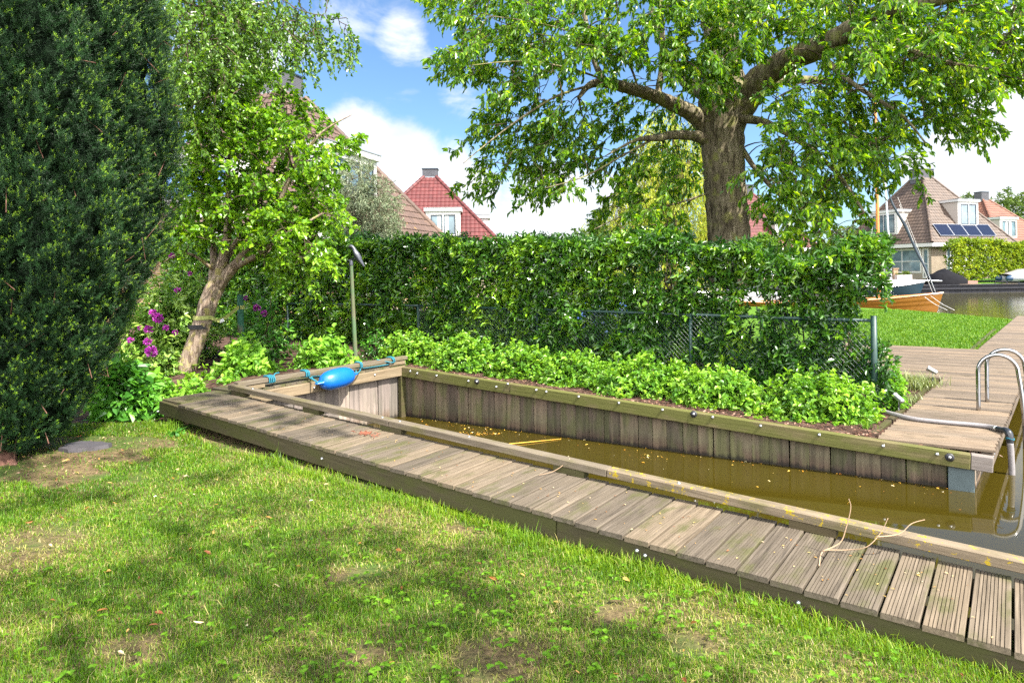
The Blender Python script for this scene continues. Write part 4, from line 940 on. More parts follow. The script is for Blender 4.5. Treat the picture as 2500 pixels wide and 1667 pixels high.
# ---- low shrubs between quay wall and fence
def wall_line(px_, off):
    r = ray(px_, 800); P = Lc - nF * off; A_ = np.array([[dF[0], -r[0]], [dF[1], -r[1]]]); s_, y_ = np.linalg.solve(A_, -P[:2]); return y_
grp = 'low shrubs in a row between the quay wall and the fence'
labs = ['low bright green shrub nearest the far corner of the slip', 'low light green shrub directly beside the corner shrub under the fence rail end', 'low light green shrub third from the left along the quay wall', 'small light green shrub in the middle of the quay wall row', 'wide light green shrub behind the middle rubber washer of the quay wall', 'light green shrub second from the fence end post', 'wide light green shrub right beside the fence end post']
for (x0, x1, yt, yb), lb in zip([(940, 1080, 788, 893), (1060, 1215, 800, 905), (1195, 1345, 820, 925), (1325, 1480, 842, 945), (1450, 1690, 852, 975), (1650, 1870, 880, 992), (1835, 2140, 888, 1020)], labs):
    off = .62 + .0002 * (x0 - 900); Y = wall_line((x0 + x1) / 2, off); c_, r_ = px_dome(x0, x1, yt, yb, Y); c_[2] = float(gz(c_[0], c_[1])) + .02; r_[2] = at((x0 + x1) / 2, yt, Y)[2] - c_[2]; r_[1] = min(r_[1], .42)
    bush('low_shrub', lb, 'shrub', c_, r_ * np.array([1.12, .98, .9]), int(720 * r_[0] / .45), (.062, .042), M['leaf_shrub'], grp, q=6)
# ---- left planting
def B(name, label, cat, x0, x1, yt, yb, Y, n, leaf, mt, **k):
    c_, r_ = px_dome(x0, x1, yt, yb, Y); return bush(name, label, cat, c_, r_, n, leaf, M[mt], **k)
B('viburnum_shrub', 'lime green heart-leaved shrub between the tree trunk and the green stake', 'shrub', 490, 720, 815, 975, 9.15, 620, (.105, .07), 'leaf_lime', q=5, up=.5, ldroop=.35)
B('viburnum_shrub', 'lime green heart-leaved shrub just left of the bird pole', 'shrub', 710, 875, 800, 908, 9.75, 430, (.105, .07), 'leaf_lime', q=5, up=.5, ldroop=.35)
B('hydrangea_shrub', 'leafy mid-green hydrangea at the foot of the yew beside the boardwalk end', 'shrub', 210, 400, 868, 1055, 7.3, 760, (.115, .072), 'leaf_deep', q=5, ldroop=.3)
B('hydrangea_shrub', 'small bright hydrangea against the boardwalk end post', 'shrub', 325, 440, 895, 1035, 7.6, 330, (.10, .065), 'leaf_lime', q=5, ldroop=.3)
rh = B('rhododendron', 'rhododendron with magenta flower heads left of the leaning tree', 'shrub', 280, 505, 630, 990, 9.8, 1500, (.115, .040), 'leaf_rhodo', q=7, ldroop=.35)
def flowers(root, spots, Y):
    for x, y, r_ in spots:
        mb = MB(); mg = mb
        c_ = at(x, y, Y - .12 + rng.uniform(-.1, .05)) ; n_ = int(40 * r_); d = nrm(rng.normal(size=(n_, 3)) + np.array([.2, -.8, .3]))
        leaves(mb, c_ + d * .018 * r_, d, randdir(n_), .036 * r_ ** .5, .026 * r_ ** .5)
        d = nrm(rng.normal(size=(8, 3)) + np.array([0, 0, 1.])); leaves(mg, np.repeat(c_[None] + np.array([[.012, 0, .012]]), 8, 0), d, randdir(8), .03, .014, mat=1)
        mb.build('flower_head', [M['petal'], M['bud']], root)
flowers(rh, [(369, 858, 2.2), (362, 834, 1.5), (386, 776, 1.8), (373, 764, 1.2), (363, 804, 1.5), (405, 800, 1), (434, 709, 1), (421, 625, 1), (319, 831, 1), (428, 812, .8), (342, 800, .8), (463, 668, .7)], 9.35)
r2 = B('rhododendron', 'darker rhododendron with purple flowers behind the green stake', 'shrub', 545, 730, 700, 900, 10.7, 420, (.10, .034), 'leaf_deep', q=7, ldroop=.35)
flowers(r2, [(627, 752, 1.4), (645, 765, 1.2), (599, 728, .8)], 10.3)
B('garden_shrub', 'mixed green shrub around the trunk base of the leaning tree', 'shrub', 410, 560, 895, 985, 9.0, 330, (.06, .04), 'leaf_pear', q=6)
B('garden_shrub', 'dark leafy shrub in the shade between rhododendron and boardwalk', 'shrub', 330, 480, 820, 1000, 9.4, 420, (.085, .045), 'leaf_rhodo', q=6)
B('garden_shrub', 'thin green plant right of the bird pole by the rail corner', 'shrub', 870, 960, 800, 880, 10.4, 130, (.07, .035), 'leaf_deep', q=5)
B('garden_shrub', 'tall shaded shrub growing against the yew above the rhododendron', 'shrub', 380, 560, 560, 900, 10.9, 620, (.085, .04), 'leaf_rhodo', q=7)
for x0, x1, yt, yb, Y_, l_ in ((415, 535, 915, 1000, 8.3, 'low green ground cover between the fruit tree trunk and the boardwalk corner'), (500, 620, 905, 968, 8.7, 'low green ground cover under the lime shrub beside the boardwalk'), (590, 700, 905, 945, 9.2, 'low leaves behind the teal rope coil on the end rail'), (690, 780, 890, 925, 9.5, 'low leaves on the soil behind the blue fender')):
    B('ground_cover_plant', l_, 'plant', x0, x1, yt, yb, Y_, 300, (.075, .052), 'leaf_lime', q=5, ldroop=.2)
# ---- hedge
fL, fR = np.array([-1.64, 11.5, 0]), np.array([4.10, 7.52, 0]); dH = nrm(fR - fL); nH = np.array([dH[1], -dH[0], 0])   # nH -> camera
def hedge(name, label, P0, d, nn_, L, T, z0, ztop, n, leaf, mt, zf, holes=None, q=8, extra=None):
    root = empty(name, P0 + d * L / 2, label, 'hedge')
    s_ = rng.uniform(0, L, n); face = rng.uniform(size=n); v = rng.uniform(size=n)
    zt = ztop(s_); w_ = np.where(face < .60, rng.beta(1.2, 4.5, n) * .55, np.where(face < .8, rng.uniform(.0, 1, n), rng.uniform(.3, 1, n)))
    zz = np.where(face < .60, z0 + (zt - z0) * v, np.where(face < .8, zt + .10 - rng.beta(2, 3, n) * .35 + (rng.uniform(size=n) < .02) * .12, z0 + (zt - z0) * v))
    bul = .13 * lowf(np.stack([s_ * 2.2, zz * 2.6, 0 * s_], 1), 1.0, 41) + .05 * lowf(np.stack([s_ * 6, zz * 6, 0 * s_], 1), 1.0, 43)
    P = P0 + d * s_[:, None] - nn_ * (w_ * T)[:, None] + nn_ * (bul * (w_ < .5))[:, None]; P[:, 2] = zf(s_) + zz
    if holes is not None:
        kp = holes(s_, zz, P); P = P[kp]; w_ = w_[kp]; face = face[kp]
    N = len(P); dd_ = nrm(nn_ * np.where(w_ < .5, .75, -.2)[:, None] + np.array([0, 0, .55]) + rng.normal(size=(N, 3)) * .5)
    tw = sprays(P, dd_, leaf[0] * 1.5, 0, .1, 3)
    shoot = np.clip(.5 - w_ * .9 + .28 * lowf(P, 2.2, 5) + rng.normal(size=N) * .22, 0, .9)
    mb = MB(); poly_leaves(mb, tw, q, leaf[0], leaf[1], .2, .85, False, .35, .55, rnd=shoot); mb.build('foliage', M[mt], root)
    mb = MB(); k_ = int(L * 9); s2 = rng.uniform(0, L, k_); b = P0 + d * s2[:, None] - nn_ * (T * rng.uniform(.25, .7, k_))[:, None]; b[:, 2] = zf(s2) + z0 - .1; H = ztop(s2) - .1
    t_ = np.linspace(0, 1, 5)[None, :, None]; Q = b[:, None] + np.array([0, 0, 1.]) * H[:, None, None] * t_ + rng.normal(size=(k_, 5, 3)) * np.array([.07, .07, .02]) * t_
    tubes(mb, Q, np.broadcast_to(np.linspace(.014, .005, 5), (k_, 5)), 5); mb.build('stems', M['bark_dark'], root)
    return root
def hz(s_): 
    p = P0h + dH * np.asarray(s_)[:, None]; return gz(p[:, 0], p[:, 1])
P0h = fL - dH * 8.5 - nH * .03; LH = 8.5 + np.linalg.norm(fR - fL) + .12
def htop(s_):
    x = s_ - 8.5                       # metres right of the left fence post
    base = np.interp(x, [-8.5, -3, 0, 2.5, 4.2, 5.0, 5.6, 6.0, 6.3, 6.6, 6.9, 7.2], [2.2, 1.93, 1.84, 1.86, 1.92, 1.9, 1.82, 1.62, 1.55, 1.84, 1.96, 1.84])
    return base + .045 * np.sin(s_ * 3.1) + .04 * np.sin(s_ * 7.7 + 1)
def hholes(s_, zz, P):
    x = s_ - 8.5; nz = lowf(np.stack([s_ * 3.2, zz * 2.2, 0 * s_], 1), 1.0, 77)
    right = np.interp(x, [3.6, 4.6, 6.2, 6.5], [0, 1, 1, .6]); up_ = np.interp(zz, [.25, .7, 1.6], [0, 1, 1])
    return nz > (-1.75 + right * up_ * 1.75)
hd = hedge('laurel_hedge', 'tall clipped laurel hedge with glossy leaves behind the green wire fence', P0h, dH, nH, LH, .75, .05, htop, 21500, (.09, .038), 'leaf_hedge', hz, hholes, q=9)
# plants growing at the hedge's right end
B('garden_shrub', 'bright laurel-like bush spilling over the soil right of the fence end post', 'shrub', 2135, 2215, 860, 985, 7.75, 190, (.06, .03), 'leaf_lime', q=7)

# ---- small far trees
def far_tree(label, x0, x1, yt, yb, Y, n, leafs, mt, trunk_to=None, cat='tree', name='garden_tree', group=None, flat=1.0):
    c_, r_ = px_dome(x0, x1, yt, yb, Y); cc = c_.copy(); h = (at(0, yt, Y)[2] - at(0, yb, Y)[2]) / 2; cc[2] = at((x0 + x1) / 2, yb, Y)[2] + h
    root = empty(name, (cc[0], cc[1], .3), label, cat, group); u = randdir(n) * (rng.uniform(size=n) ** .35)[:, None]; u *= 1 + .16 * lowf(u * 2.4, 1.7, int(x0) % 97)[:, None]
    P = cc + u * np.array([r_[0], r_[0] * .9, h]); d = nrm(u + rng.normal(size=(n, 3)) * .5)
    mb = MB(); tw = sprays(P, d, leafs * 2, 2, .2, 3); poly_leaves(mb, tw, 5, leafs, leafs * .55, .3, .9, True); mb.build('crown', M[mt], root)
    mb = MB(); b = np.array([cc[0], cc[1], .2 if Y > 40 else -.1]); L1 = [(np.array([b, (b + cc) / 2, cc]), np.array([.03, .025, .015]) * h * 1.6)]
    limb_mesh(mb, L1, 8); k_ = 14; i = rng.choice(n, k_, False); mid = (b + cc) / 2 + (cc - b) * rng.uniform(0, .4, (k_, 1)); tubes(mb, np.stack([mid, (mid + P[i]) / 2 + np.array([0, 0, .1]), P[i]], 1), np.broadcast_to(np.array([.012, .008, .004]) * h * 1.5, (k_, 3)), 5); mb.build('trunk', M['bark_dark'], root)
    return root
far_tree('small round pruned tree before the pinkish roof right of the big trunk', 1835, 1900, 578, 632, 22, 420, .10, 'leaf_birch')
far_tree('dense green tree top behind the hedge left of the willow', 1395, 1500, 560, 660, 19, 520, .11, 'leaf_far')
far_tree('tall green tree beyond the brown-roofed waterside house', 2335, 2425, 473, 640, 75, 620, .30, 'leaf_far', group='trees beyond the far houses')
far_tree('tree with yellowish crown behind the orange-roofed house at the right edge', 2420, 2530, 466, 640, 80, 800, .32, 'leaf_far', group='trees beyond the far houses')
far_tree('bushy tree at the left end of the far bank behind the masts', 2020, 2120, 560, 660, 62, 500, .25, 'leaf_far', group='trees beyond the far houses')

# ---- shade tree behind the viewer, whose leaves dapple the lawn
ts = np.array(to_sun)
spots = [(120, 1580, .7), (430, 1530, .55), (640, 1480, .3), (800, 1610, .6), (330, 1400, .38), (560, 1330, .34), (860, 1470, .42), (1010, 1390, .30), (1160, 1500, .34), (1080, 1340, .20), (1330, 1545, .26), (1180, 1430, .24), (1500, 1640, .22), (60, 1220, .35), (230, 1215, .28), (1050, 1640, .45), (1300, 1650, .3), (640, 1230, .22), (430, 1290, .25), (760, 1320, .22), (520, 1160, .16), (350, 1120, .2), (940, 1310, .16), (20, 1420, .3), (690, 1420, .3), (1420, 1490, .14), (1560, 1545, .12), (1700, 1640, .16)]
tgt = [(onz(x, y, .03), r_) for x, y, r_ in spots] + [(wp(s_, .3), r_) for s_, r_ in ((.25, .10), (.75, .14), (1.25, .12), (1.5, .16), (2.1, .12), (.3, .16), (-.2, .22))] 
tgt += [(np.array([yc[0] + math.cos(a) * 1.1, yc[1] + math.sin(a) * 1.2, z_]), .42) for z_ in (.5, 1.1, 1.7, 2.3, 2.9, 3.5, 4.1) for a in (-.9, -1.6, -2.2)] + [(np.array([-3.7, 5.2, z_]), .3) for z_ in (.4, .9, 1.4, 1.9)]
Pc = []; 
for g0, r_ in tgt:
    h = rng.uniform(6.0, 7.6) + max(0, g0[2]) ; c_ = g0 + ts * ((h - g0[2]) / ts[2]); n_ = int(8 + 60 * r_ ** 1.6)
    u = randdir(n_) * (rng.uniform(size=n_) ** .5)[:, None] * r_ * np.array([1, 1, .7]); Pc.append(c_ + u)
Pc = np.concatenate(Pc)
Pc = Pc[(HY - (Pc[:, 2] - 1.6) / np.maximum(Pc[:, 1], .01) * F < -120) | (Pc[:, 1] < .3)]
cm_ = Pc.mean(0); tb = np.array([5.2, -4.5, 0])
tl = [smooth_limb((np.array([tb, tb + (0, 0, 2), tb + (-.3, .3, 4), cm_ * .35 + (tb + (0, 0, 6)) * .65, cm_ * .7 + tb * .3 + (0, 0, 2)]), np.array([.22, .16, .09, .05, .03])), 5)]
tree('ash_tree', 'tree standing behind the viewer whose leaves throw dappled shade on the lawn', 'tree', tb, tl, Pc, nrm(rng.normal(size=Pc.shape)), .16, (.085, .04), M['leaf_big'], M['bark_big'], q=6, m=1, droop=.1, maxr=.02, simple=True, sides=8)
# cloudlike shade on the yew is left to this tree

# ================================================================== GRASS AND LITTER
def lawn_mask(P):
    rel = P - A0[:2]; sd = rel @ nW[:2]; al = rel @ dW[:2]
    m_ = (sd < .30) & ((al > -.5))
    left = (al <= -.5) & (P[:, 1] < 7.0 + 0 * P[:, 0]) & (sd < .15 - (al + .5) * .0)
    dy = np.hypot(P[:, 0] - yc[0], P[:, 1] - yc[1])
    return (m_ | left), sd, al, dy
def blades(name, label, P, h, w, lean, rn, mt, z=None, kind='stuff', cat='grass'):
    N = len(P); a = rng.uniform(0, 6.28, N); d = np.stack([np.cos(a), np.sin(a), 0 * a], 1); s_ = np.stack([-np.sin(a), np.cos(a), 0 * a], 1)
    z0 = gz(P[:, 0], P[:, 1]) if z is None else z; b = np.column_stack([P, z0 - .004]); l = lean[:, None] * h[:, None]
    up = np.array([0, 0, 1.]); w = w[:, None] / 2; h_ = h[:, None]
    V = np.stack([b - s_ * w, b + s_ * w, b + d * l * .35 + up * h_ * .55 + s_ * w * .8, b + d * l * .35 + up * h_ * .55 - s_ * w * .8, b + d * l + up * h_ * (1 - .35 * lean[:, None])], 1)
    i = np.arange(N)[:, None] * 5; mb = MB(); mb.add(V.reshape(-1, 3), [np.concatenate([i, i + 1, i + 2, i + 3], 1), np.concatenate([i + 3, i + 2, i + 4], 1)], np.repeat(rn, 5))
    o = mb.build(name, M[mt]); return tag(o, label, cat, kind=kind)
N = 900000
X = rng.uniform(-6.5, 2.6, N); Y = 1.9 + rng.uniform(size=N) ** 1.15 * 6.4; P = np.stack([X, Y], 1)
vis = (np.abs(X / Y) < .83) & (rng.uniform(size=N) < np.clip(3.4 / Y, 0, 1) ** .8); P = P[vis]
mk, sd, al, dy = lawn_mask(P)
dry = lowf(P, 1.5, 51) * .5 + lowf(P, 5, 52) * .35 + .08
bald = np.zeros(len(P))
for bx, by, br in ((1200, 1595, .22), (870, 1400, .16), (120, 1320, .28), (900, 1590, .15), (330, 1180, .16), (1130, 1290, .14), (1500, 1480, .15), (330, 1600, .18), (1800, 1440, .10), (1690, 1560, .12)):
    bp_ = onz(bx, by, -.02)[:2]; bald = np.maximum(bald, np.clip(1.25 - np.hypot(*(P - bp_).T) / br + .3 * lowf(P, 6, 3), 0, 1))
dry = dry + bald * .8
bare = (dy < 1.5) & (P[:, 1] < yc[1] + .6) & (lowf(P, 3, 8) * .25 + dy < 1.35)
under = (sd > -.02)
keep = mk & ~(bare & (rng.uniform(size=len(P)) > .06)) & ~(under & (rng.uniform(size=len(P)) > .3)) & (rng.uniform(size=len(P)) > bald * .8) & ~((sd > -.10) & (al < 3.0) & (al > -.35) & (rng.uniform(size=len(P)) > .15)) & (rng.uniform(size=len(P)) < np.clip(1.05 - np.clip(dry, 0, 1) * .55, .3, 1))
P, sd, al, dry = P[keep], sd[keep], al[keep], dry[keep]; N = len(P)
edgef = np.clip(1 - np.abs(sd + .10) / .16, 0, 1) * (lowf(P, 4.5, 60) > -.5); tuft = np.clip(lowf(P, 3.3, 61), 0, 1.2)
h = rng.uniform(.018, .042, N) * (1 + .5 * tuft) * (1 - .35 * np.clip(dry, 0, 1)) + edgef * rng.beta(1.2, 2.2, N) * .15 * np.clip(.55 + .6 * lowf(P, 3.2, 66), .1, 1)
sel = rng.uniform(size=N) < .006; h[sel] *= 1.9
rn = np.clip(.34 + .26 * dry + rng.normal(size=N) * .20, 0, .8); rn = np.where(rng.uniform(size=N) < np.clip(.13 + .42 * dry, .06, .6), rng.uniform(.82, 1, N), rn); rn = np.where((edgef > .3) & (rng.uniform(size=N) < .8), rng.uniform(.2, .7, N), rn)
w_ = .0032 + .0007 * np.maximum(P[:, 1] - 3, 0)
blades('grass', 'short sunlit and shaded lawn grass with dry patches', P, h, w_ * rng.uniform(.7, 1.3, N), np.where(rn > .8, rng.uniform(.6, 1.8, N), rng.uniform(.1, .9, N)), rn, 'grass')
Ne = 9000; al2 = rng.uniform(2.3, 8.2, Ne); tf = lowf(np.stack([al2 * 2.3, al2 * 0 + 1, al2 * 0], 1), 1.0, 70); kp = rng.uniform(size=Ne) < np.clip(.45 + .6 * tf, .05, 1); al2 = al2[kp]; tf = tf[kp]; Ne = len(al2); sd2 = -rng.beta(1.3, 3, Ne) * .22 - .012
Pe = A0[:2] + np.outer(al2, dW[:2]) + np.outer(sd2, nW[:2]); he = rng.uniform(.035, .10, Ne) * (1 + .55 * np.clip(tf, 0, 1)) * (1 + sd2 * 2)
blades('grass', 'long untrimmed grass tufts along the boardwalk edge', Pe, he, rng.uniform(.003, .0055, Ne), rng.uniform(.15, .9, Ne), np.where(rng.uniform(size=Ne) < .08, .9, rng.uniform(.25, .78, Ne)), 'grass')
# far lawn corner
poly = [D1[:2] + (D1 - D2)[:2] * .6, D2[:2], D3[:2], (15.2, 20.3), (14.9, 25.7), (6, 26), (5, 14)]
N = 90000; P = np.stack([rng.uniform(4.5, 15.4, N), rng.uniform(12.6, 26, N)], 1); P = P[inpoly(P, poly)]; P = P[(P[:, 0] / P[:, 1] > .48)]; N = len(P)
blades('grass', 'fresh green mown grass between the jetty and the canal', P, rng.uniform(.035, .08, N), np.full(N, .016), rng.uniform(.2, .8, N), rng.uniform(0, 1, N), 'far_grass', z=np.full(N, -.09))
# clover
N = 420; cxy = np.stack([rng.normal(.35, .85, N), rng.normal(2.95, .5, N)], 1); ex_ = np.stack([rng.uniform(-3, 0, 250), rng.uniform(2.3, 4.6, 250)], 1); cxy = np.concatenate([cxy, ex_]); mk, sd, al, dy = lawn_mask(cxy); cxy = cxy[mk & (sd < -.1) & (cxy[:, 1] > 2) & (lowf(cxy, 2.4, 5) > -.4)]; N = len(cxy)
mb = MB(); b = np.column_stack([cxy, gz(cxy[:, 0], cxy[:, 1]) + rng.uniform(.025, .05, N)]); a0 = rng.uniform(0, 6.28, N)
for k in range(3):
    a = a0 + k * 2.094; d = np.stack([np.cos(a), np.sin(a), .15 + rng.normal(size=N) * .15], 1); n_ = rng.normal(size=(N, 3)) * .2 + [0, 0, 1]; sz = rng.uniform(.014, .024, N); leaves(mb, b, d, n_, sz, sz * 1.05, rng.uniform(.3, 1, N))
tag(mb.build('clover', M['clover']), 'clover leaves scattered through the shaded lawn', 'clover', kind='stuff')
# fallen leaves
def litter(name, label, P, z, size, mt, tilt=.35, kind='stuff', cat='leaves', asp=.38):
    N = len(P); a = rng.uniform(0, 6.28, N); d = np.stack([np.cos(a), np.sin(a), rng.normal(size=N) * tilt * .5], 1); n_ = rng.normal(size=(N, 3)) * tilt + [0, 0, 1]; mb = MB()
    leaves(mb, np.column_stack([P, z]), d, n_, size, size * asp * rng.uniform(.7, 1.3, N)); return tag(mb.build(name, M[mt]), label, cat, kind=kind)
P = np.stack([rng.uniform(-4.4, 2.2, 520), 2.2 + rng.uniform(size=520) * 5], 1); mk, sd, al, dy = lawn_mask(P); P = P[mk & (sd < -.05)][::2]
litter('fallen_leaves', 'brown and orange fallen leaves scattered over the lawn', P, gz(P[:, 0], P[:, 1]) + .025, rng.uniform(.02, .055, len(P)), 'deadleaf', .5)
s_ = rng.uniform(.3, LW, 230); n_ = rng.uniform(.02, .6, 230); Pw = np.array([wp(a, b) for a, b in zip(s_, n_)])
litter('fallen_leaves', 'small brown leaf scraps lying on the boardwalk planks', Pw[:, :2], Pw[:, 2] + .006, rng.uniform(.008, .024, 230), 'deadleaf', .15)
q_ = np.array([rng.uniform(.4, LF_ - .1, 170), rng.uniform(.02, .95, 170) ** 3]).T; Pw = np.array([(Lc + dF * a + nF * (b + .04)) for a, b in q_]); c1 = onz(1160, 1058, WZ)
extra = c1[:2] + rng.normal(size=(130, 2)) * np.array([.16, .10]); c2 = onz(1565, 1115, WZ)[:2] + rng.normal(size=(40, 2)) * np.array([.14, .12]); Pw = np.concatenate([Pw[:, :2], extra, c2]); N = len(Pw)
rel = Pw - A0[:2]; ok = (rel @ nW[:2] > wid(3) + .05) & ((Pw - Lc[:2]) @ nF[:2] > .03) & ((Pw - Lc[:2]) @ nS[:2] > .03); Pw = Pw[ok]; N = len(Pw)
sz = np.where(rng.uniform(size=N) < .7, rng.uniform(.006, .014, N), rng.uniform(.015, .05, N)); litter('floating_leaves', 'yellow leaves and specks floating on the brown water of the slip', Pw, np.full(N, WZ + .004), sz, 'floating', .05)
def twig(label, pts, r, mt='twig', name='twig', branches=()):
    mb = MB(); allp = [pts] + list(branches)
    for ps in allp:
        P, R = smooth_limb((np.array(ps, float), np.full(len(ps), r)), 5); R = np.linspace(r, r * .4, len(P)); tubes(mb, P, R, 6, cap=True)
    return tag(mb.build(name, M[mt], smooth=True), label, 'twig')
def W3(x, y, Y, dz=0): p = at(x, y, Y); p[2] += dz; return p
b0 = wp(sproj(2065, 1345), .42, .01); Yt = b0[1]
twig('dry forked twig sticking up from the boardwalk edge', [onz(2000, 1380, zW(*b0[:2]) + .006), onz(2010, 1345, zW(*b0[:2]) + .01), onz(2065, 1342, zW(*b0[:2]) + .02), at(2115, 1335, Yt), at(2150, 1300, Yt), at(2168, 1264, Yt)], .004,
     branches=[[at(2008, 1345, Yt), at(2050, 1325, Yt), at(2065, 1290, Yt), at(2077, 1240, Yt), at(2072, 1217, Yt)], [at(2140, 1310, Yt), at(2195, 1303, Yt), at(2225, 1278, Yt), at(2258, 1268, Yt)]])
twig('thin yellow reed floating beside the leaf scum in the slip', [onz(1218, 1086, WZ + .008), onz(1290, 1079, WZ + .012), onz(1370, 1071, WZ + .006)], .008, 'floating', 'reed_stem')
twig('curved dry twig hanging over the kerb onto the planks', [rail_pt(sproj(1375, 1125), .004), wp(sproj(1372, 1150), .66, .08), wp(sproj(1352, 1170), .6, .02), wp(sproj(1335, 1175), .5, .006)], .004)
mb = MB(); cxy = wp(sproj(935, 1085), .45, .008); k_ = 26; P = cxy + np.stack([dW * a + nW * b for a, b in zip(rng.normal(0, .09, k_), rng.normal(0, .025, k_))]); dv = nrm(np.stack([dW * a + nW * b for a, b in zip(rng.normal(size=k_), rng.normal(size=k_))])); tubes(mb, np.stack([P - dv * .03, P + (0, 0, .006), P + dv * .03], 1), np.full((k_, 3), .003), 4)
tag(mb.build('dry_litter', M['pine'], smooth=True), 'red-brown bits of dead conifer twig on the boardwalk', 'litter', kind='stuff')
# weeds in the bed and sedge clump
def tuft(name, label, c_, n, h, w, r_, mt, cat='plant'):
    P = c_[:2] + rng.normal(size=(n, 2)) * r_; a = rng.uniform(0, 6.28, n); d = np.stack([np.cos(a), np.sin(a), 0 * a], 1); K = 6; t_ = np.linspace(0, 1, K); H = h * rng.uniform(.5, 1.15, n); ln = rng.uniform(.3, 1.1, n)
    C = np.column_stack([P, np.full(n, c_[2])])[:, None] + d[:, None] * (H * ln)[:, None, None] * (t_ ** 1.8)[None, :, None] + np.array([0, 0, 1.]) * H[:, None, None] * (t_ * (1 - .45 * ln[:, None] * t_))[..., None]
    s_ = np.stack([-np.sin(a), np.cos(a), 0 * a], 1)[:, None] * (w * (1 - t_ ** 2 * .95) / 2)[None, :, None]; V = np.stack([C - s_, C + s_], 2).reshape(-1, 3); i = (np.arange(n)[:, None] * K + np.arange(K - 1)[None]).ravel() * 2
    mb = MB(); mb.add(V, np.stack([i, i + 1, i + 3, i + 2], 1), np.repeat(rng.uniform(size=n), K * 2)); return tag(mb.build(name, M[mt]), label, cat)
gb = lambda x, y: onz(x, y, float(gz(onz(x, y, -.05)[0], onz(x, y, -.05)[1])))
tuft('sedge_clump', 'arching striped sedge clump beside the jetty corner spotlight', gb(2235, 948), 330, .30, .008, .13, 'carex')
tuft('sedge_clump', 'small sedge tuft between hedge end and soil strip', gb(2215, 985), 120, .18, .008, .08, 'carex')
for i, (x, y, l_) in enumerate([(2000, 1028, 'bright grass weed in the soil beside the cap beam bolt, left of two'), (2115, 1045, 'bright grass weed in the soil close to the jetty planks, right of two')]):
    tuft('grass_weed', l_, gb(x, y), 34, .13, .007, .035, 'far_grass')
tuft('grass_weed', 'short grass tuft at the foot of the boardwalk end post', onz(420, 1045, .06), 90, .12, .006, .06, 'far_grass')
# daisies
for x, y, l_ in ((379, 1228, 'single white daisy in the shaded lawn'), (760, 1240, 'tiny white daisy on the lawn below the boardwalk')):
    p = onz(x, y, .0); p[2] = float(gz(p[0], p[1])) + .045; mb = MB(); a = np.arange(14) * 6.283 / 14; d = np.stack([np.cos(a), np.sin(a), 0 * a + .1], 1); leaves(mb, np.repeat(p[None], 14, 0), d, np.repeat([[0, 0, 1.]], 14, 0), .011, .004)
    dz_ = empty('daisy', p, l_, 'daisy'); mb.build('petals', M['daisy'], dz_); mb = MB(); lathe(mb, p, (0, 0, 1), [(.004, 0), (.003, .002), (.0002, .003)], 8); mb.build('disc', M['petal'] if 0 else M['floating'], dz_)
    mb = MB(); tubes(mb, np.array([[*p[:2], 0], p]), np.array([.001, .001]), 4); mb.build('stem', M['far_grass'], dz_)
# ivy leaf by the post
tuft('ivy_sprig', 'dark ivy leaves hanging under the boardwalk beam', onz(428, 1062, .06), 26, .09, .03, .03, 'leaf_deep')
# bark mulch in the bed
N = 5200; s_ = rng.uniform(-.2, LF_ + .2, N); o_ = rng.uniform(.03, 1.5, N); P = (Lc + dF * s_[:, None] - nF * o_[:, None])[:, :2]
litter('leaf_mulch', 'dry leaves and bark scraps on the soil between the wall and the fence', P, gz(P[:, 0], P[:, 1]) + .008, rng.uniform(.012, .05, N), 'deadleaf', .5)
m_ = M['leaf_mulch_mat'] = leafmat('mulch_scrap', [(0, (.05, .02, .015)), (.6, (.16, .08, .055)), (1, (.34, .22, .17))], .0, None, .9, .2); bpy.data.objects['leaf_mulch'].data.materials[0] = m_
N = 1500; P = np.stack([rng.uniform(-4.6, -2.6, N), rng.uniform(4.2, 6.4, N)], 1); dy = np.hypot(P[:, 0] - yc[0], P[:, 1] - yc[1]); P = P[dy < 1.5]
litter('needle_litter', 'dark bare soil litter under the yew', P, gz(P[:, 0], P[:, 1]) + .008, rng.uniform(.01, .03, len(P)), 'deadleaf', .5)
bpy.data.objects['needle_litter'].data.materials[0] = m_

# ================================================================== GARDEN OBJECTS
def tube_obj(name_, pts, r, mat, parent=None, sides=12, n=6, cap=True):
    P, R = smooth_limb((np.array(pts, float), np.broadcast_to(np.asarray(r, float), (len(pts),)).copy()), n); mb = MB(); tubes(mb, P, R, sides, cap=cap); return mb.build(name_, M[mat] if isinstance(mat, str) else mat, parent, True)
def post(parent, base, top, r, mat, name='post', cap=None):
    mb = MB(); tubes(mb, np.array([base, (np.array(base) + top) / 2, top]), np.full(3, r), 14, cap=True); o = mb.build(name, M[mat], parent, True)
    if cap:
        mb = MB(); lathe(mb, np.array(top), (0, 0, 1), [(r * 1.08, -.02), (r * 1.08, .004), (r * .8, .012), (.0005, .016)], 14); mb.build('post_cap', M[cap], o, True)
    return o
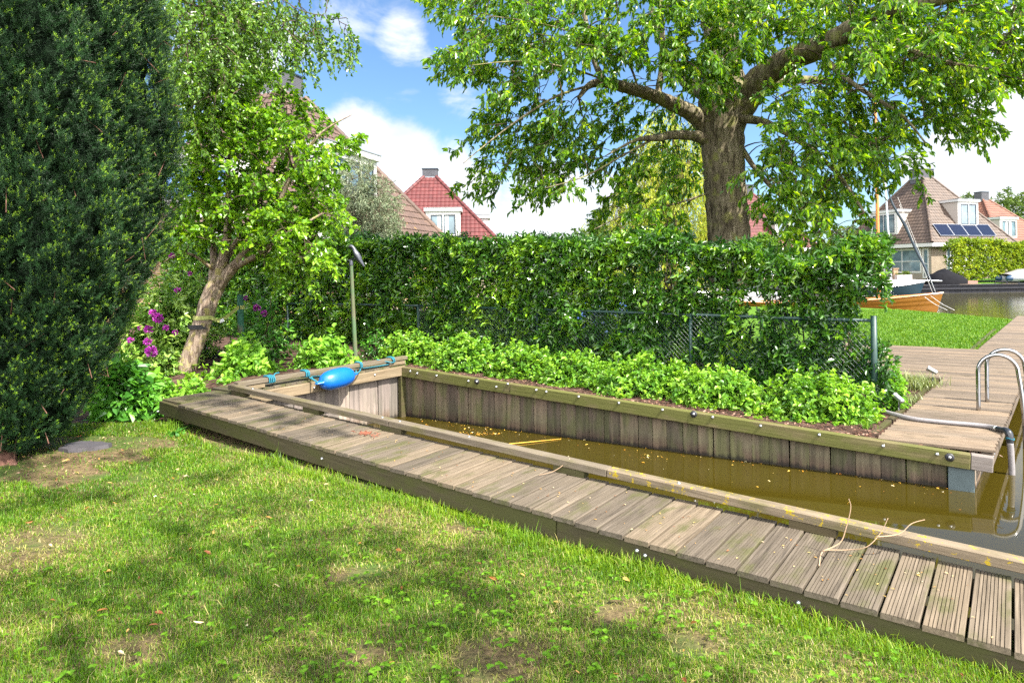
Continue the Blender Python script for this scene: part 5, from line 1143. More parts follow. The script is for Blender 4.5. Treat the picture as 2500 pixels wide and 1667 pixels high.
# ---- chain-link fence
fe_ = empty('wire_fence', (fL + fR) / 2, 'dark green tube and chain-link fence in front of the laurel hedge', 'fence')
zr_ = lambda s: 1.045 + (0.985 - 1.045) * s / LFn
LFn = np.linalg.norm(fR - fL)
fp = lambda s, z: np.array([*(fL + dH * s)[:2], z])
post(fe_, fp(LFn, -.2), fp(LFn, 1.04), .033, 'greenmetal', cap='blackplastic')
for s in (0.0, 2.45, 4.85): post(fe_, fp(s, -.1), fp(s, zr_(s)), .024, 'greenmetal')
post(fe_, fp(-3.6, -.1), fp(-3.6, 1.05), .024, 'greenmetal')
mb = MB(); tubes(mb, np.array([fp(-4.8, 1.03), fp(-2, 1.04), fp(0, 1.045)]), np.full(3, .018), 8, cap=True); mb.build('top_rail', M['greenmetal'], fe_, True)
mb = MB(); tubes(mb, np.array([fp(.002, 1.045), fp(2, zr_(2)), fp(4, zr_(4)), fp(LFn, zr_(LFn))]), np.full(4, .02), 10, cap=True); mb.build('top_rail', M['greenmetal'], fe_, True)
mb = MB(); st_ = .062; zb_ = lambda s: float(gz(*fp(s, 0)[:2])) + .01; segs = []
for k in range(int((LFn + 1.3) / st_)):
    for sg in (1, -1):
        s0 = k * st_ - (1.1 if sg > 0 else -.0) + 0; a_ = (s0, 0.0); H = .95
        p0, p1 = s0, s0 + sg * H
        lo, hi = min(p0, p1), max(p0, p1)
        if hi < 0 or lo > LFn: continue
        ts_ = np.linspace(0, 1, 2)
        f0, f1 = 0.0, 1.0
        if p1 != p0:
            fs_ = sorted([(0 - p0) / (p1 - p0), (LFn - p0) / (p1 - p0)]); f0, f1 = max(0, fs_[0]), min(1, fs_[1])
        if f1 - f0 < .03: continue
        A_ = []
        for f in (f0, f1):
            s_ = p0 + (p1 - p0) * f; zb = zb_(s_); A_.append(fp(s_, zb + f * (zr_(s_) - zb)) + nH * (.024 + .002 * sg))
        segs.append(A_)
segs = np.array(segs); tubes(mb, segs, np.full(segs.shape[:2], .0016), 4); mb.build('wire_mesh', M['wire'], fe_)
# ---- bird pole and crow decoy
pb0, pb1 = at(869, 892, 10.0), at(857, 640, 10.0); pb0[2] -= .05
po = empty('garden_pole', pb0, 'slender weathered greenish wooden pole carrying the crow decoy', 'pole')
tube_obj('pole_shaft', [pb0, (pb0 * 2 + pb1) / 3, (pb0 + pb1 * 2) / 3, pb1], [.034, .032, .029, .027], 'pole', po)
tube_obj('collar', [pb1 - (0, 0, .05), pb1 + (0, 0, .02)], [.032, .031], 'crow', po)
cb = pb1 + np.array([0, 0, .03])
cr = empty('crow_decoy', cb, 'grey-black plastic crow decoy perched on top of the wooden pole facing left', 'bird figure')
cw_ = lambda x, y, dy=0: at(x, y, 10.0 + dy)
body = [cw_(852, 604), cw_(856, 601), cw_(862, 605), cw_(866, 613), cw_(871, 622), cw_(876, 632), cw_(881, 640), cw_(886, 646), cw_(890, 651)]
P, R = smooth_limb((np.array(body), np.array([.012, .024, .028, .036, .050, .046, .032, .02, .008])), 5)
mb = MB(); tubes(mb, P, R, 16, cap=True); v = mb.v[-1]; mb.v[-1] = v + .0022 * np.sin(v @ np.array([220., 90., 160.]))[:, None] * nrm(v - np.repeat(P, 16, 0)); mb.build('body', M['crow'], cr, True)
mb = MB(); P, R = smooth_limb((np.array([cw_(856, 602), cw_(850, 602.5), cw_(845, 603.5)]), np.array([.014, .008, .001])), 4); tubes(mb, P, R, 8, cap=True); mb.build('beak', M['blackplastic'], cr, True)
for sg in (-1, 1):
    mb = MB(); P = np.array([cw_(863, 612, sg * .045), cw_(869, 622, sg * .055), cw_(878, 636, sg * .045), cw_(889, 652, sg * .02)]); P, R = smooth_limb((P, np.array([.008, .024, .018, .003])), 5); tubes(mb, P, R, 8, cap=True); v = mb.v[-1]; c_ = np.repeat(P, 8, 0); dv = v - c_; dv[:, 1] *= .35; mb.v[-1] = c_ + dv; mb.build('wing', M['crow'], cr, True)
    a = cw_(868, 629, sg * .02); b_ = cb + np.array([.012 * sg, .015 * sg, 0]); tube_obj('leg', [a, (a + b_) / 2 + np.array([.01, 0, 0]), b_], .005, 'crow', cr, 6)
    for t_ in (-.8, 0, .8):
        mb = MB(); tubes(mb, np.array([b_, b_ + np.array([-.03, t_ * .02, -.003])]), np.array([.004, .002]), 5, cap=True); mb.build('toe', M['crow'], cr, True)
    mb = MB(); lathe(mb, cw_(853.5, 602.3, sg * .02), (-.3, sg, .2), [(.004, 0), (.003, .003), (.0003, .004)], 8); mb.build('eye', M['blackplastic'], cr, True)
# ---- stakes and straps
def stake(x0, y0, x1, y1, Y, r, label):
    a, b = at(x0, y0, Y), at(x1, y1, Y); a[2] = .15; mb = MB(); P = np.array([a, (a + b) / 2, b]); tubes(mb, P, np.array([r, r, r * .98]), 14, cap=True); return tag(mb.build('tree_stake', M['stake'], smooth=False), label, 'stake', 'green stakes holding the leaning tree')
stake(588, 845, 587, 720, 10.0, .045, 'green painted stake right of the leaning tree trunk with an olive strap round it')
stake(420, 860, 419, 690, 10.3, .045, 'green painted stake left of the leaning tree trunk half hidden by the rhododendron')
def band(name_, pts, w, mat, label):
    P, _ = smooth_limb((np.array(pts, float), np.ones(len(pts))), 5); K = len(P); up = np.zeros((K, 3)); up[:, 2] = w / 2; T = nrm(np.gradient(P, axis=0)); nn = nrm(np.cross(T, up)) * .0018
    V = np.concatenate([P - up - nn, P + up - nn, P + up + nn, P - up + nn]); i = np.arange(K - 1); f = []
    for a, b in ((0, 1), (1, 2), (2, 3), (3, 0)): f.append(np.stack([a * K + i, a * K + i + 1, b * K + i + 1, b * K + i], 1))
    f.append(np.array([[0, K, 2 * K, 3 * K]])); mb = MB(); mb.add(V, f, .5); return tag(mb.build(name_, M[mat]), label, 'strap')
tc_ = at(497, 775, Yf); loop = [tc_ + np.array([math.cos(a) * .135, math.sin(a) * .135, 0]) for a in np.linspace(2.6, 5.9, 8)]
lk = at(588, 750, 10.0); loop2 = [lk + np.array([math.cos(a) * .052, math.sin(a) * .052, 0]) for a in np.linspace(4.4, 9.6, 10)]
band('tree_strap', loop + [at(541, 781, 9.6)] + loop2, .055, 'strap_y', 'olive strap tied from the leaning trunk to the right green stake')
bk = at(541, 783, 9.58); mb = MB(); bevelbox(mb, bk, (.03, 0, .012), (0, .008, 0), (-.006, 0, .025), .003); tag(mb.build('strap_buckle', M['steel']), 'small metal buckle in the olive tree strap', 'buckle')
tk = at(487, 797, Yf); loop = [tk + np.array([math.cos(a) * .14, math.sin(a) * .14, 0]) for a in np.linspace(.2, -2.7, 8)]; lk = at(420, 772, 10.3); loop2 = [lk + np.array([math.cos(a) * .052, math.sin(a) * .052, 0]) for a in np.linspace(5, 0, 8)]
band('tree_strap', loop + [at(450, 784, 9.9)] + loop2, .06, 'strap_b', 'black strap tied from the leaning trunk to the left green stake')
# ---- stepping stone
c_ = onz(205, 1095, .05); zs0 = float(gz(c_[0], c_[1])) + .03; mb = MB(); K = 18; a = np.linspace(0, 6.283, K, endpoint=False); rr = 1 + .13 * np.sin(a * 3 + 1) + .08 * np.sin(a * 7)
top = np.stack([c_[0] + .2 * rr * np.cos(a), c_[1] + .14 * rr * np.sin(a), np.full(K, zs0)], 1); mid = top.copy(); mid[:, 2] = zs0 - .035; mid[:, :2] = c_[:2] + (top[:, :2] - c_[:2]) * 1.03; bot = mid.copy(); bot[:, 2] = zs0 - .1
mb.add(np.concatenate([bot, mid, top]), [tuple(range(2 * K, 3 * K))] + [(i + K * l, (i + 1) % K + K * l, (i + 1) % K + K * (l + 1), i + K * (l + 1)) for l in (0, 1) for i in range(K)]); tag(mb.build('stepping_stone', M['slate']), 'dark slate slab lying in the grass beside the yew', 'stone')
# ---- pool ladder
LB = [onz(2389, 1001.6, ZD), onz(2410, 981, ZD)]; out = -pD
la = empty('pool_ladder', (LB[0] + LB[1]) / 2, 'polished steel ladder with two arched handrails at the right end of the jetty', 'ladder')
rr_ = .021; W_ = .36; feet = []
for b in LB:
    Hs = .44; arc = [b + np.array([0, 0, Hs]) + out * (W_ / 2) * (1 - math.cos(t_)) + np.array([0, 0, .19 * math.sin(t_)]) for t_ in np.linspace(0, math.pi, 11)]
    e_ = arc[-1]; pts = [b, b + (0, 0, .2), b + (0, 0, .38)] + arc + [e_ + out * .03 - (0, 0, .25), e_ + out * .05 - (0, 0, .6), e_ + out * .05 - (0, 0, 1.25)]
    tube_obj('handrail', pts, rr_, 'chrome', la, 14, 5); feet.append(pts[-2]); mb = MB(); lathe(mb, b, (0, 0, 1), [(.058, .001), (.058, .006), (.05, .010), (.024, .014), (.0215, .03)], 24); mb.build('flange', M['chrome'], la, True)
for dz_ in (.0, -.26, -.52): tube_obj('rung', [feet[0] + (0, 0, dz_ + .28), feet[1] + (0, 0, dz_ + .28)], .016, 'chrome', la, 10)
# ---- hose
hp = [onz(2128, 1000, .0), onz(2145, 1001, .0), onz(2180, 1010, ZD + .03), onz(2230, 1022, ZD + .024), onz(2300, 1030, ZD + .024), onz(2370, 1036, ZD + .024), onz(2415, 1041, ZD + .026), onz(2436, 1046.5, ZD + .03)]
ho = empty('suction_hose', hp[4], 'thick pale grey hose across the jetty with black elbow and pipe into the water', 'hose')
tube_obj('hose_pipe', hp, .0225, 'hose', ho, 14)
ed = nrm(hp[-1] - hp[-2]); e0 = hp[-1]
for k in (0, 1): tube_obj('hose_clamp', [e0 - ed * (.035 - k * .022), e0 - ed * (.022 - k * .022)], .0255, 'steel', ho, 14)
el = [e0, e0 + ed * .05, e0 + ed * .10 + (0, 0, .004), e0 + ed * .135 - (0, 0, .015), e0 + ed * .15 - (0, 0, .055), e0 + ed * .152 - (0, 0, .10)]
tube_obj('elbow', el, [.026, .026, .031, .033, .031, .030], 'blackplastic', ho, 16)
tube_obj('down_pipe', [el[-1], el[-1] + np.array([.01, 0, -.2]), el[-1] + np.array([.02, 0, -.8])], .027, 'hose', ho, 14)
for k in range(2): rope('tie_cord', [el[-2] + np.array([math.cos(a) * .034, math.sin(a) * .034, -.01 + .006 * k + .008 * math.sin(a * 2 + k)]) for a in np.linspace(0, 6.283, 9)], .003, None, ho)
# ---- spotlights
def spot_lamp(base, label, yaw, hgt):
    r_ = empty('garden_spotlight', base, label, 'spotlight', 'small steel garden spotlights in the soil strip')
    tube_obj('stem', [base - (0, 0, .04), base + (0, 0, hgt)], .007, 'steel', r_, 8); c_ = base + np.array([0, 0, hgt + .03]); ax = nrm([math.cos(yaw), math.sin(yaw), .55])
    mb = MB(); lathe(mb, c_, ax, [(.004, -.065), (.028, -.062), (.031, -.05), (.033, .04), (.040, .055), (.040, .07), (.034, .072)], 20); mb.build('lamp_head', M['steel'], r_, True)
    mb = MB(); lathe(mb, c_, ax, [(.034, .066), (.0003, .067)], 20); mb.build('lens', M['glass'], r_)
    mb = MB(); bevelbox(mb, base + np.array([0, 0, .05]), (.012, 0, 0), (0, .012, 0), (0, 0, .02), .003); mb.build('spike_block', M['blackplastic'], r_)
spot_lamp(onz(2277, 932, -.05), 'steel garden spotlight standing at the inner corner of the jetty', 2.5, .13)
spot_lamp(onz(2194, 1000, -.05), 'steel garden spotlight beside the green fence end post', 1.9, .10)

# ================================================================== BUILDINGS
def tiles(mb, a, b, c, d, tw=.28, course=.33, amp=.022, sub=4):
    a, b, c, d = [np.asarray(q, float) for q in (a, b, c, d)]; u = nrm(b - a); L = np.linalg.norm(b - a); n_ = nrm(np.cross(b - a, d - a)); n_ = n_ if n_[2] > 0 else -n_
    v = nrm(np.cross(n_, u)); v = v if v[2] > 0 else -v; H = np.dot(d - a, v); xd = np.dot(d - a, u); xc = np.dot(c - a, u); nc = max(2, int(round(H / course)))
    for i in range(nc):
        t0, t1 = H * i / nc, H * (i + 1) / nc; xs = np.arange(0, L + tw, tw / sub); rows = []
        for t_, off, wv in ((t0, -.01, 0), (t0 - .001, .036, 1), (t1, .006, 1)):
            xl, xr = xd * t_ / H, L + (xc - L) * t_ / H; x = np.clip(xs, xl, xr); ph = xs / tw * 2 * math.pi; wave = amp * (np.abs(np.cos(ph / 2)) ** 1.3 - .4) * wv
            rows.append(a + u * x[:, None] + v * t_ + n_ * (off + wave)[:, None])
        k_ = len(xs); j = np.arange(k_ - 1); m0 = (L * 0 + np.minimum(xs[1:], L + (xc - L) * t0 / H) - np.maximum(xs[:-1], xd * t0 / H)) > 0; j = j[m0]
        rn = np.tile(np.repeat(rng.uniform(0, 1, k_ // sub + 1), sub)[:k_] * .7 + rng.uniform(0, .3), 3)
        mb.add(np.concatenate(rows), [np.stack([j, j + 1, j + k_ + 1, j + k_], 1), np.stack([j + k_, j + k_ + 1, j + 2 * k_ + 1, j + 2 * k_], 1)], rn)
    mb.add([a - n_ * .04, b - n_ * .04, c - n_ * .04, d - n_ * .04], [(0, 1, 2, 3)])
def obox(mb, o, ex, ey, ez, rnd=.5, mat=0):   # from corner
    ex, ey, ez = [np.asarray(q, float) for q in (ex, ey, ez)]; c_ = np.asarray(o, float) + (ex + ey + ez) / 2; L = [np.linalg.norm(q) / 2 for q in (ex, ey, ez)]
    V = c_ + BC @ np.stack([ex, ey, ez]) / 2; up_ = V[:, 2] - V[:, 2].min(); h_ = V[:, 0] * .7071 + V[:, 1] * .7071
    al = (V - np.asarray(o)) @ nrm(ex) if L[0] >= L[1] else (V - np.asarray(o)) @ nrm(ey)
    mb.add(V, BOXF, rnd, np.column_stack([al, up_, 0 * al]), mat)
def window(parent, o, u, n_, w, h, cols=1, rows=1, frame='white', sash='sash', fw=.07, glass='glass', split=None, curtain=False, name='window'):
    """o bottom-left on the wall face, u along, n_ outward"""
    z = np.array([0, 0, 1.]); mb = MB(); t_ = .06
    obox(mb, o - n_ * .02, u * w, n_ * t_, z * fw); obox(mb, o - n_ * .02 + z * (h - fw), u * w, n_ * t_, z * fw); obox(mb, o - n_ * .02 + z * fw, u * fw, n_ * t_, z * (h - 2 * fw)); obox(mb, o - n_ * .02 + u * (w - fw) + z * fw, u * fw, n_ * t_, z * (h - 2 * fw))
    cw_ = (w - 2 * fw) / cols; xs = [0] + list(split) + [1] if split else [i / cols for i in range(cols + 1)]; zs2 = [0, .48, 1] if rows == 2 else [0, 1]
    for x in xs[1:-1]: obox(mb, o - n_ * .018 + u * (fw + (w - 2 * fw) * x - .03) + z * fw, u * .06, n_ * t_ * .9, z * (h - 2 * fw))
    for y in zs2[1:-1]: obox(mb, o - n_ * .016 + u * fw + z * (fw + (h - 2 * fw) * y - .03), u * (w - 2 * fw), n_ * t_ * .8, z * .06)
    wf = mb.build(name, M[frame], parent)
    for x0, x1 in zip(xs[:-1], xs[1:]):
        for y0, y1 in zip(zs2[:-1], zs2[1:]):
            g0 = o + u * (fw + (w - 2 * fw) * x0 + .03) + z * (fw + (h - 2 * fw) * y0 + .03); gw = (w - 2 * fw) * (x1 - x0) - .06; gh = (h - 2 * fw) * (y1 - y0) - .06
            if sash:
                mb = MB(); s_ = .05
                obox(mb, g0 - n_ * .015, u * gw, n_ * .045, z * s_); obox(mb, g0 - n_ * .015 + z * (gh - s_), u * gw, n_ * .045, z * s_); obox(mb, g0 - n_ * .015 + z * s_, u * s_, n_ * .045, z * (gh - 2 * s_)); obox(mb, g0 - n_ * .015 + u * (gw - s_) + z * s_, u * s_, n_ * .045, z * (gh - 2 * s_)); mb.build('sash', M[sash], wf)
            mb = MB(); obox(mb, g0 - n_ * .012, u * gw, n_ * .012, z * gh); mb.build('pane', M[glass], wf)
            if curtain:
                mb = MB(); obox(mb, g0 + n_ * .001 + u * gw * (.12 if x0 else .55) + z * .05, u * gw * .3, n_ * .006, z * (gh - .1)); mb.build('curtain', M['curtain'], wf)
    return wf
def dormer(parent, a, u, inn, tan_, ze, cx, w, zb, zt, cols=2, cheek='cream', glass='glass', curtain=False):
    """flat-roofed dormer on the roof face that starts at eave point a, runs along u and rises inwards along inn"""
    z = np.array([0, 0, 1.]); tb = (zb - ze) / tan_; tt = (zt - ze) / tan_ + .15; o = a + u * (cx - w / 2) + inn * tb; o = np.array([o[0], o[1], zb])
    mb = MB(); obox(mb, o, u * w, inn * (tt - tb), z * (zt - zb)); dm = mb.build('dormer', M[cheek], parent)
    mb = MB(); obox(mb, o - u * .12 - inn * .14 + z * (zt - zb + .004), u * (w + .24), inn * (tt - tb + .14), z * .20); mb.build('dormer_roof', M['white'], dm)
    mb = MB(); obox(mb, o - u * .14 - inn * .16 + z * (zt - zb + .206), u * (w + .28), inn * (tt - tb + .16), z * .03); mb.build('roof_edge', M['lead'], dm)
    mb = MB(); obox(mb, o - inn * .02 - u * .02, u * (w + .04), inn * .019, z * (zt - zb)); mb.build('front_board', M['white'], dm)
    window(dm, o - inn * .041 + u * .22 + z * .14, u, -inn, w - .44, zt - zb - .3, cols, 1, 'white', 'sash', .04, glass, curtain=curtain)
    return dm
def hip_caps(parent, pts, r, mat):
    for p, q in pts:
        n_ = max(3, int(np.linalg.norm(q - p) / .36)); mb = MB(); t_ = np.linspace(0, 1, n_ + 1)
        P = np.array([[p + (q - p) * t_[i], p + (q - p) * (t_[i + 1] + .1 / n_)] for i in range(n_)]); R = np.broadcast_to([r, r * .82], (n_, 2)); tubes(mb, P, R, 9, rnd=rng.uniform(size=n_)); mb.build('hip_tiles', M[mat], parent, True)
def house(label, C, e1, e2, s1, s2, zg, ze, za, roof, wall, plate=.45, name='house', inset=.55, chim=(1.2, .8, .9), tw=.28, course=.33, fascia=.30, hipr=.13):
    C = np.array([C[0], C[1], 0.]); e1 = nrm([*e1, 0]); e2 = nrm([*e2, 0]); z = np.array([0, 0, 1.]); root = empty(name, C + z * zg, label, 'house')
    q = [C, C + e1 * s1, C + e1 * s1 + e2 * s2, C + e2 * s2]; bt_ = [p + z * ze for p in q]; cc = C + e1 * s1 / 2 + e2 * s2 / 2 + z * za; tp = [cc - e1 * plate - e2 * plate, cc + e1 * plate - e2 * plate, cc + e1 * plate + e2 * plate, cc - e1 * plate + e2 * plate]
    mb = MB()
    for i in range(4): j = (i + 1) % 4; tiles(mb, bt_[i], bt_[j], tp[j], tp[i], tw, course)
    rf = mb.build('roof', M[roof], root); hip_caps(rf, [(bt_[i] + z * .03, tp[i] + z * .03) for i in range(4)], hipr, roof)
    mb = MB(); w0 = C + e1 * inset + e2 * inset + z * zg; obox(mb, w0, e1 * (s1 - 2 * inset), e2 * (s2 - 2 * inset), z * (ze - zg - .02)); wl_ = mb.build('wall', M[wall], root)
    mb = MB()
    for i, (d_, L, nn_) in enumerate(((e1, s1, e2), (e2, s2, -e1), (-e1, s1, -e2), (-e2, s2, e1))): obox(mb, q[i] + z * (ze - fascia - .02) + nn_ * .0 + d_ * .006, d_ * (L - .012), nn_ * .05, z * fascia)
    obox(mb, C + e1 * .06 + e2 * .06 + z * (ze - .10), e1 * (s1 - .12), e2 * (s2 - .12), z * .04)
    mb.build('fascia', M['white'], root)
    mb = MB(); obox(mb, cc - e1 * chim[0] / 2 - e2 * chim[1] / 2 - z * .5, e1 * chim[0], e2 * chim[1], z * (chim[2] + .5)); ch = mb.build('chimney', M['brick_dark'], rf)
    mb = MB(); obox(mb, cc - e1 * (chim[0] / 2 + .05) - e2 * (chim[1] / 2 + .05) - z * .12, e1 * (chim[0] + .1), e2 * (chim[1] + .1), z * .16); mb.build('flashing', M['lead'], rf)
    mb = MB(); obox(mb, cc - e1 * (chim[0] / 2 + .04) - e2 * (chim[1] / 2 + .04) + z * (chim[2] + .003), e1 * (chim[0] + .08), e2 * (chim[1] + .08), z * .06)
    lathe(mb, cc + z * (chim[2] + .06), (0, 0, 1), [(.12, 0), (.12, .2), (.1, .22), (.27, .27), (.26, .31), (.0005, .36)], 14); mb.build('chimney_cowl', M['sash'], rf)
    return root, C, e1, e2, (za - ze) / ((s1 + s2) / 4 - plate), cc
Z_ = np.array([0, 0, 1.])
# brown-roofed house on the far bank (right)
C = at(2276, 592, 54)
R1, C_, e1, e2, tan_, cc = house('pale brick house with brown pyramid roof and solar panels across the canal', C, (.9485, .3176), (-.3176, .9485), 9.7, 9.7, .45, 3.48, 9.5, 'tile_brown_far', 'brick', .55, chim=(2.0, .75, .8), tw=.30, course=.36)
dormer(R1, C_, e1, e2, tan_, 3.48, 5.35, 2.35, 4.85, 7.0, 2, 'cream', curtain=False)
a_ = C_ + e2 * 9.7; dormer(R1, a_, -e2, e1, tan_, 3.48, 4.55, 2.8, 4.35, 6.35, 2, 'cream')
for k in range(4):   # solar panels on the right face
    mb = MB(); sl = nrm(e2 + Z_ * tan_); nn_ = nrm(np.cross(e1, sl)); nn_ = nn_ if nn_[2] > 0 else -nn_; p = C_ + Z_ * 3.48 + e1 * (1.25 + k * 1.62) + sl * .62 + nn_ * .12
    pn = empty  # noqa
    bevelbox(mb, p + e1 * .79 + sl * .62, e1 * .79, sl * .62, nn_ * .02, .004); so = mb.build('solar_panel', M['solar'], R1)
    mb = MB()
    for q0, d_, L in ((p, e1, 1.58), (p + sl * 1.22, e1, 1.58), (p, sl, 1.24), (p + e1 * 1.56, sl, 1.24)): obox(mb, q0 + nn_ * .021, d_ * L, (sl if d_ is e1 else e1) * .025, nn_ * .006)
    mb.build('panel_frame', M['steel'], so)
def on_wall(px_, py_, P0, n_): return onplane(px_, py_, P0, n_)
wL0 = C_ + e1 * .55 + e2 * .55; nL = -e1; nR = -e2
def wall_window(root_, P0, u, n_, xa, xb, za_, zb2, **k):
    ra = ray(xa, 640); rb = ray(xb, 640)
    def par(r): 
        A_ = np.array([[u[0], -r[0]], [u[1], -r[1]]]); return np.linalg.solve(A_, -P0[:2])[0]
    sa, sb = sorted((par(ra), par(rb))); return window(root_, np.array([*(P0 + u * sa)[:2], za_]), u, n_, sb - sa, zb2 - za_, **k)
wall_window(R1, wL0 + nL * .003, e2, nL, 2158, 2250, 1.0, 3.05, cols=2, rows=2, sash=None, fw=.12)
wall_window(R1, wL0 + nL * .003, e2, nL, 2253, 2268, .55, 3.05, cols=1, rows=2, sash=None, fw=.10)
wall_window(R1, wL0 + nR * .003, e1, nR, 2310, 2328, .9, 3.05, cols=1, rows=2, sash=None, fw=.10, curtain=True)
wall_window(R1, wL0 + nR * .003, e1, nR, 2333, 2450, .9, 3.05, cols=4, rows=1, sash=None, fw=.12, curtain=True)
# orange-roofed house at the right edge
C = at(2442, 600, 66)
R2, C_, e1, e2, tan_, cc = house('orange-tiled house at the right edge of the photograph behind the yellow-green hedge', C, (.93, .367), (-.367, .93), 10, 10, .5, 3.6, 8.6, 'tile_orange', 'brick', .5, tw=.3, course=.36)
dormer(R2, C_, e1, e2, tan_, 3.6, 2.3, 2.6, 4.3, 6.2, 2, 'cream', curtain=True)
# pinkish-red house right of the big trunk
C = at(1765, 610, 58)
R3, C_, e1, e2, tan_, cc = house('house with pinkish red roof half hidden right of the big tree trunk', C, (.99, .14), (-.14, .99), 9.2, 9.2, .4, 3.4, 8.6, 'tile_red', 'brick', .5, tw=.3, course=.36)
dormer(R3, C_ + e1 * 9.2, e2, -e1, tan_, 3.4, 3.2, 2.4, 4.3, 6.3, 2, 'cream'); dormer(R3, C_, e1, e2, tan_, 3.4, 6.4, 2.3, 4.1, 6.1, 2, 'cream')
window(R3, np.array([*(C_ + e1 * 3 + e2 * .55 - e2 * .004)[:2], .9]), e1, -e2, 5.0, 2.0, 3, 2, sash=None, fw=.1)
# red-roofed house in the centre
C = np.array([-9.95, 39.3])
R4, C_, e1, e2, tan_, cc = house('house with deep red pyramid roof above the middle of the hedge', C, (1, .04), (-.04, 1), 9.6, 9.4, .1, 3.05, 7.95, 'tile_red', 'brick', .42, chim=(1.0, .8, .55), tw=.27, course=.34)
dormer(R4, C_, e1, e2, tan_, 3.05, 5.85, 2.05, 3.75, 5.35, 2, 'white', curtain=True)
dormer(R4, C_ + e1 * 9.6, e2, -e1, tan_, 3.05, 4.6, 2.0, 4.2, 5.15, 2, 'white')
# brown-roofed house on the left
D_ = np.array([-2.67, 27.0]); e1 = nrm([.322, .947]); e2 = np.array([-.947, .322]); s_h = 9.0; C = D_ - e1 * s_h
R5, C_, e1, e2, tan_, cc = house('large brown-tiled house behind the fruit tree with two flat-roofed dormers', C, e1, e2, s_h, s_h, .1, 2.97, 8.15, 'tile_brown', 'brick_orange', .62, chim=(1.25, 1.1, .75), tw=.22, course=.32)
dormer(R5, C_, e1, e2, tan_, 2.97, 3.35, 3.0, 4.0, 5.55, 3, 'white', 'glass')
dormer(R5, C_ + e2 * s_h, -e2, e1, tan_, 2.97, 4.35, 3.0, 3.85, 5.3, 3, 'white', 'glass_blue')
window(R5, np.array([*(C_ + e1 * 2.0 + e2 * .545)[:2], .9]), e1, -e2, 4, 1.6, 3, 1)
an = empty('garage', (-2.2, 29, .1), 'low tan brick annex with white flat roof edge beside the brown-tiled house', 'garage'); o = np.array([-2.67, 27.0, .1]) + e2 * .55 - e1 * .3
mb = MB(); obox(mb, o, e1 * 4.3, e2 * 5, Z_ * 2.55); mb.build('wall', M['brick_orange'], an); mb = MB(); obox(mb, o - e2 * .55 + Z_ * 2.56 + e1 * .31, e1 * 4.2, e2 * 5.9, Z_ * .30); mb.build('flat_roof', M['white'], an)

# ================================================================== FAR BANK AND BOATS
fbx0 = at(2158, 700, 47.6)[0]
jt_ = empty('jetty', (fbx0 + 8, 48, .0), 'dark tarred timber landing along the far bank', 'jetty'); zt_ = .17
mb = MB(); obox(mb, (fbx0, 47.6, zt_ - .30), (40, 0, 0), (0, .12, 0), (0, 0, .27)); mb.build('edge_beam', M['darkjetty'], jt_)
mb = MB(); 
for k in range(100): obox(mb, (fbx0 + k * .4, 47.72, -1), (.385, 0, 0), (0, .06, 0), (0, 0, zt_ - .02 + 1 - .01), rnd=rng.uniform())
mb.build('sheet_boards', M['darkjetty'], jt_)
mb = MB(); obox(mb, (fbx0 - .1, 47.5, zt_ - .02), (40.2, 0, 0), (0, 1.5, 0), (0, 0, .05)); mb.build('deck', M['darkjetty'], jt_)
for k in range(6): mb = MB(); obox(mb, (fbx0 + 2.3 + k * 3.1, 47.49, zt_ + .035), (rng.uniform(.6, 1.6), 0, 0), (0, .5, 0), (0, 0, .02)); mb.build('pale_board', M['jetty'], jt_)
mb = MB()
for x_ in (0, .9):
    P, R = smooth_limb((np.array([[fbx0 + 8.0 + x_, 47.6, zt_ + .04], [fbx0 + 8.02 + x_, 47.6, zt_ + .22], [fbx0 + 8.3 + x_, 47.6, zt_ + .20], [fbx0 + 8.75 + x_, 47.6, zt_ + .2], [fbx0 + 8.85 + x_, 47.6, zt_ + .04]]), np.full(5, .03)), 4); tubes(mb, P, R, 6)
mb.build('mooring_rail', M['darkjetty'], jt_)
# soil face of the far bank, terrace
mb = MB(); obox(mb, (2, 48.4, -1.2), (fbx0 - 2.2, 0, 0), (0, .25, 0), (0, 0, 1.5)); bw2 = tag(mb.build('quay_wall', M['darkjetty']), 'dark low quay wall on the far side behind the moored boats', 'quay wall')
mb = MB(); p = at(2150, 690, 50.5); obox(mb, (p[0] - 1, 49.2, .2), (7.5, 0, 0), (0, 3.6, 0), (0, 0, .22)); tag(mb.build('terrace', M['terracotta']), kind='structure')
for k, (x0, x1) in enumerate(((2191, 2206), (2208, 2227))):
    a, b = at(x0, 680, 51), at(x1, 680, 51); pl = empty('planter', ((a[0] + b[0]) / 2, 51.2, .42), ('narrow grey square planter on the terrace, left of two', 'wide grey planter with green plants on the terrace')[k], 'planter'); mb = MB(); w_ = b[0] - a[0]; h_ = .5
    for q in ((a[0], 51, w_, .05), (a[0], 51.45, w_, .05), (a[0], 51.05, .05, .4), (b[0] - .05, 51.05, .05, .4)): obox(mb, (q[0], q[1], .42), (q[2], 0, 0), (0, q[3], 0), (0, 0, h_))
    mb.build('box', M['concrete'], pl); mb = MB(); obox(mb, (a[0] + .05, 51.05, .42), (w_ - .1, 0, 0), (0, .4, 0), (0, 0, h_ - .06)); mb.build('soil', M['soil'], pl)
    n_ = 60 + 90 * k; P = np.stack([rng.uniform(a[0] + .05, b[0] - .05, n_), rng.uniform(51.05, 51.4, n_), .42 + h_ - .05 + rng.uniform(0, .12 + .15 * k, n_)], 1); mb = MB(); leaves(mb, P, randdir(n_) + [0, 0, 1], randdir(n_), .14, .06, simple=True); mb.build('plants', M['leaf_far'], pl)
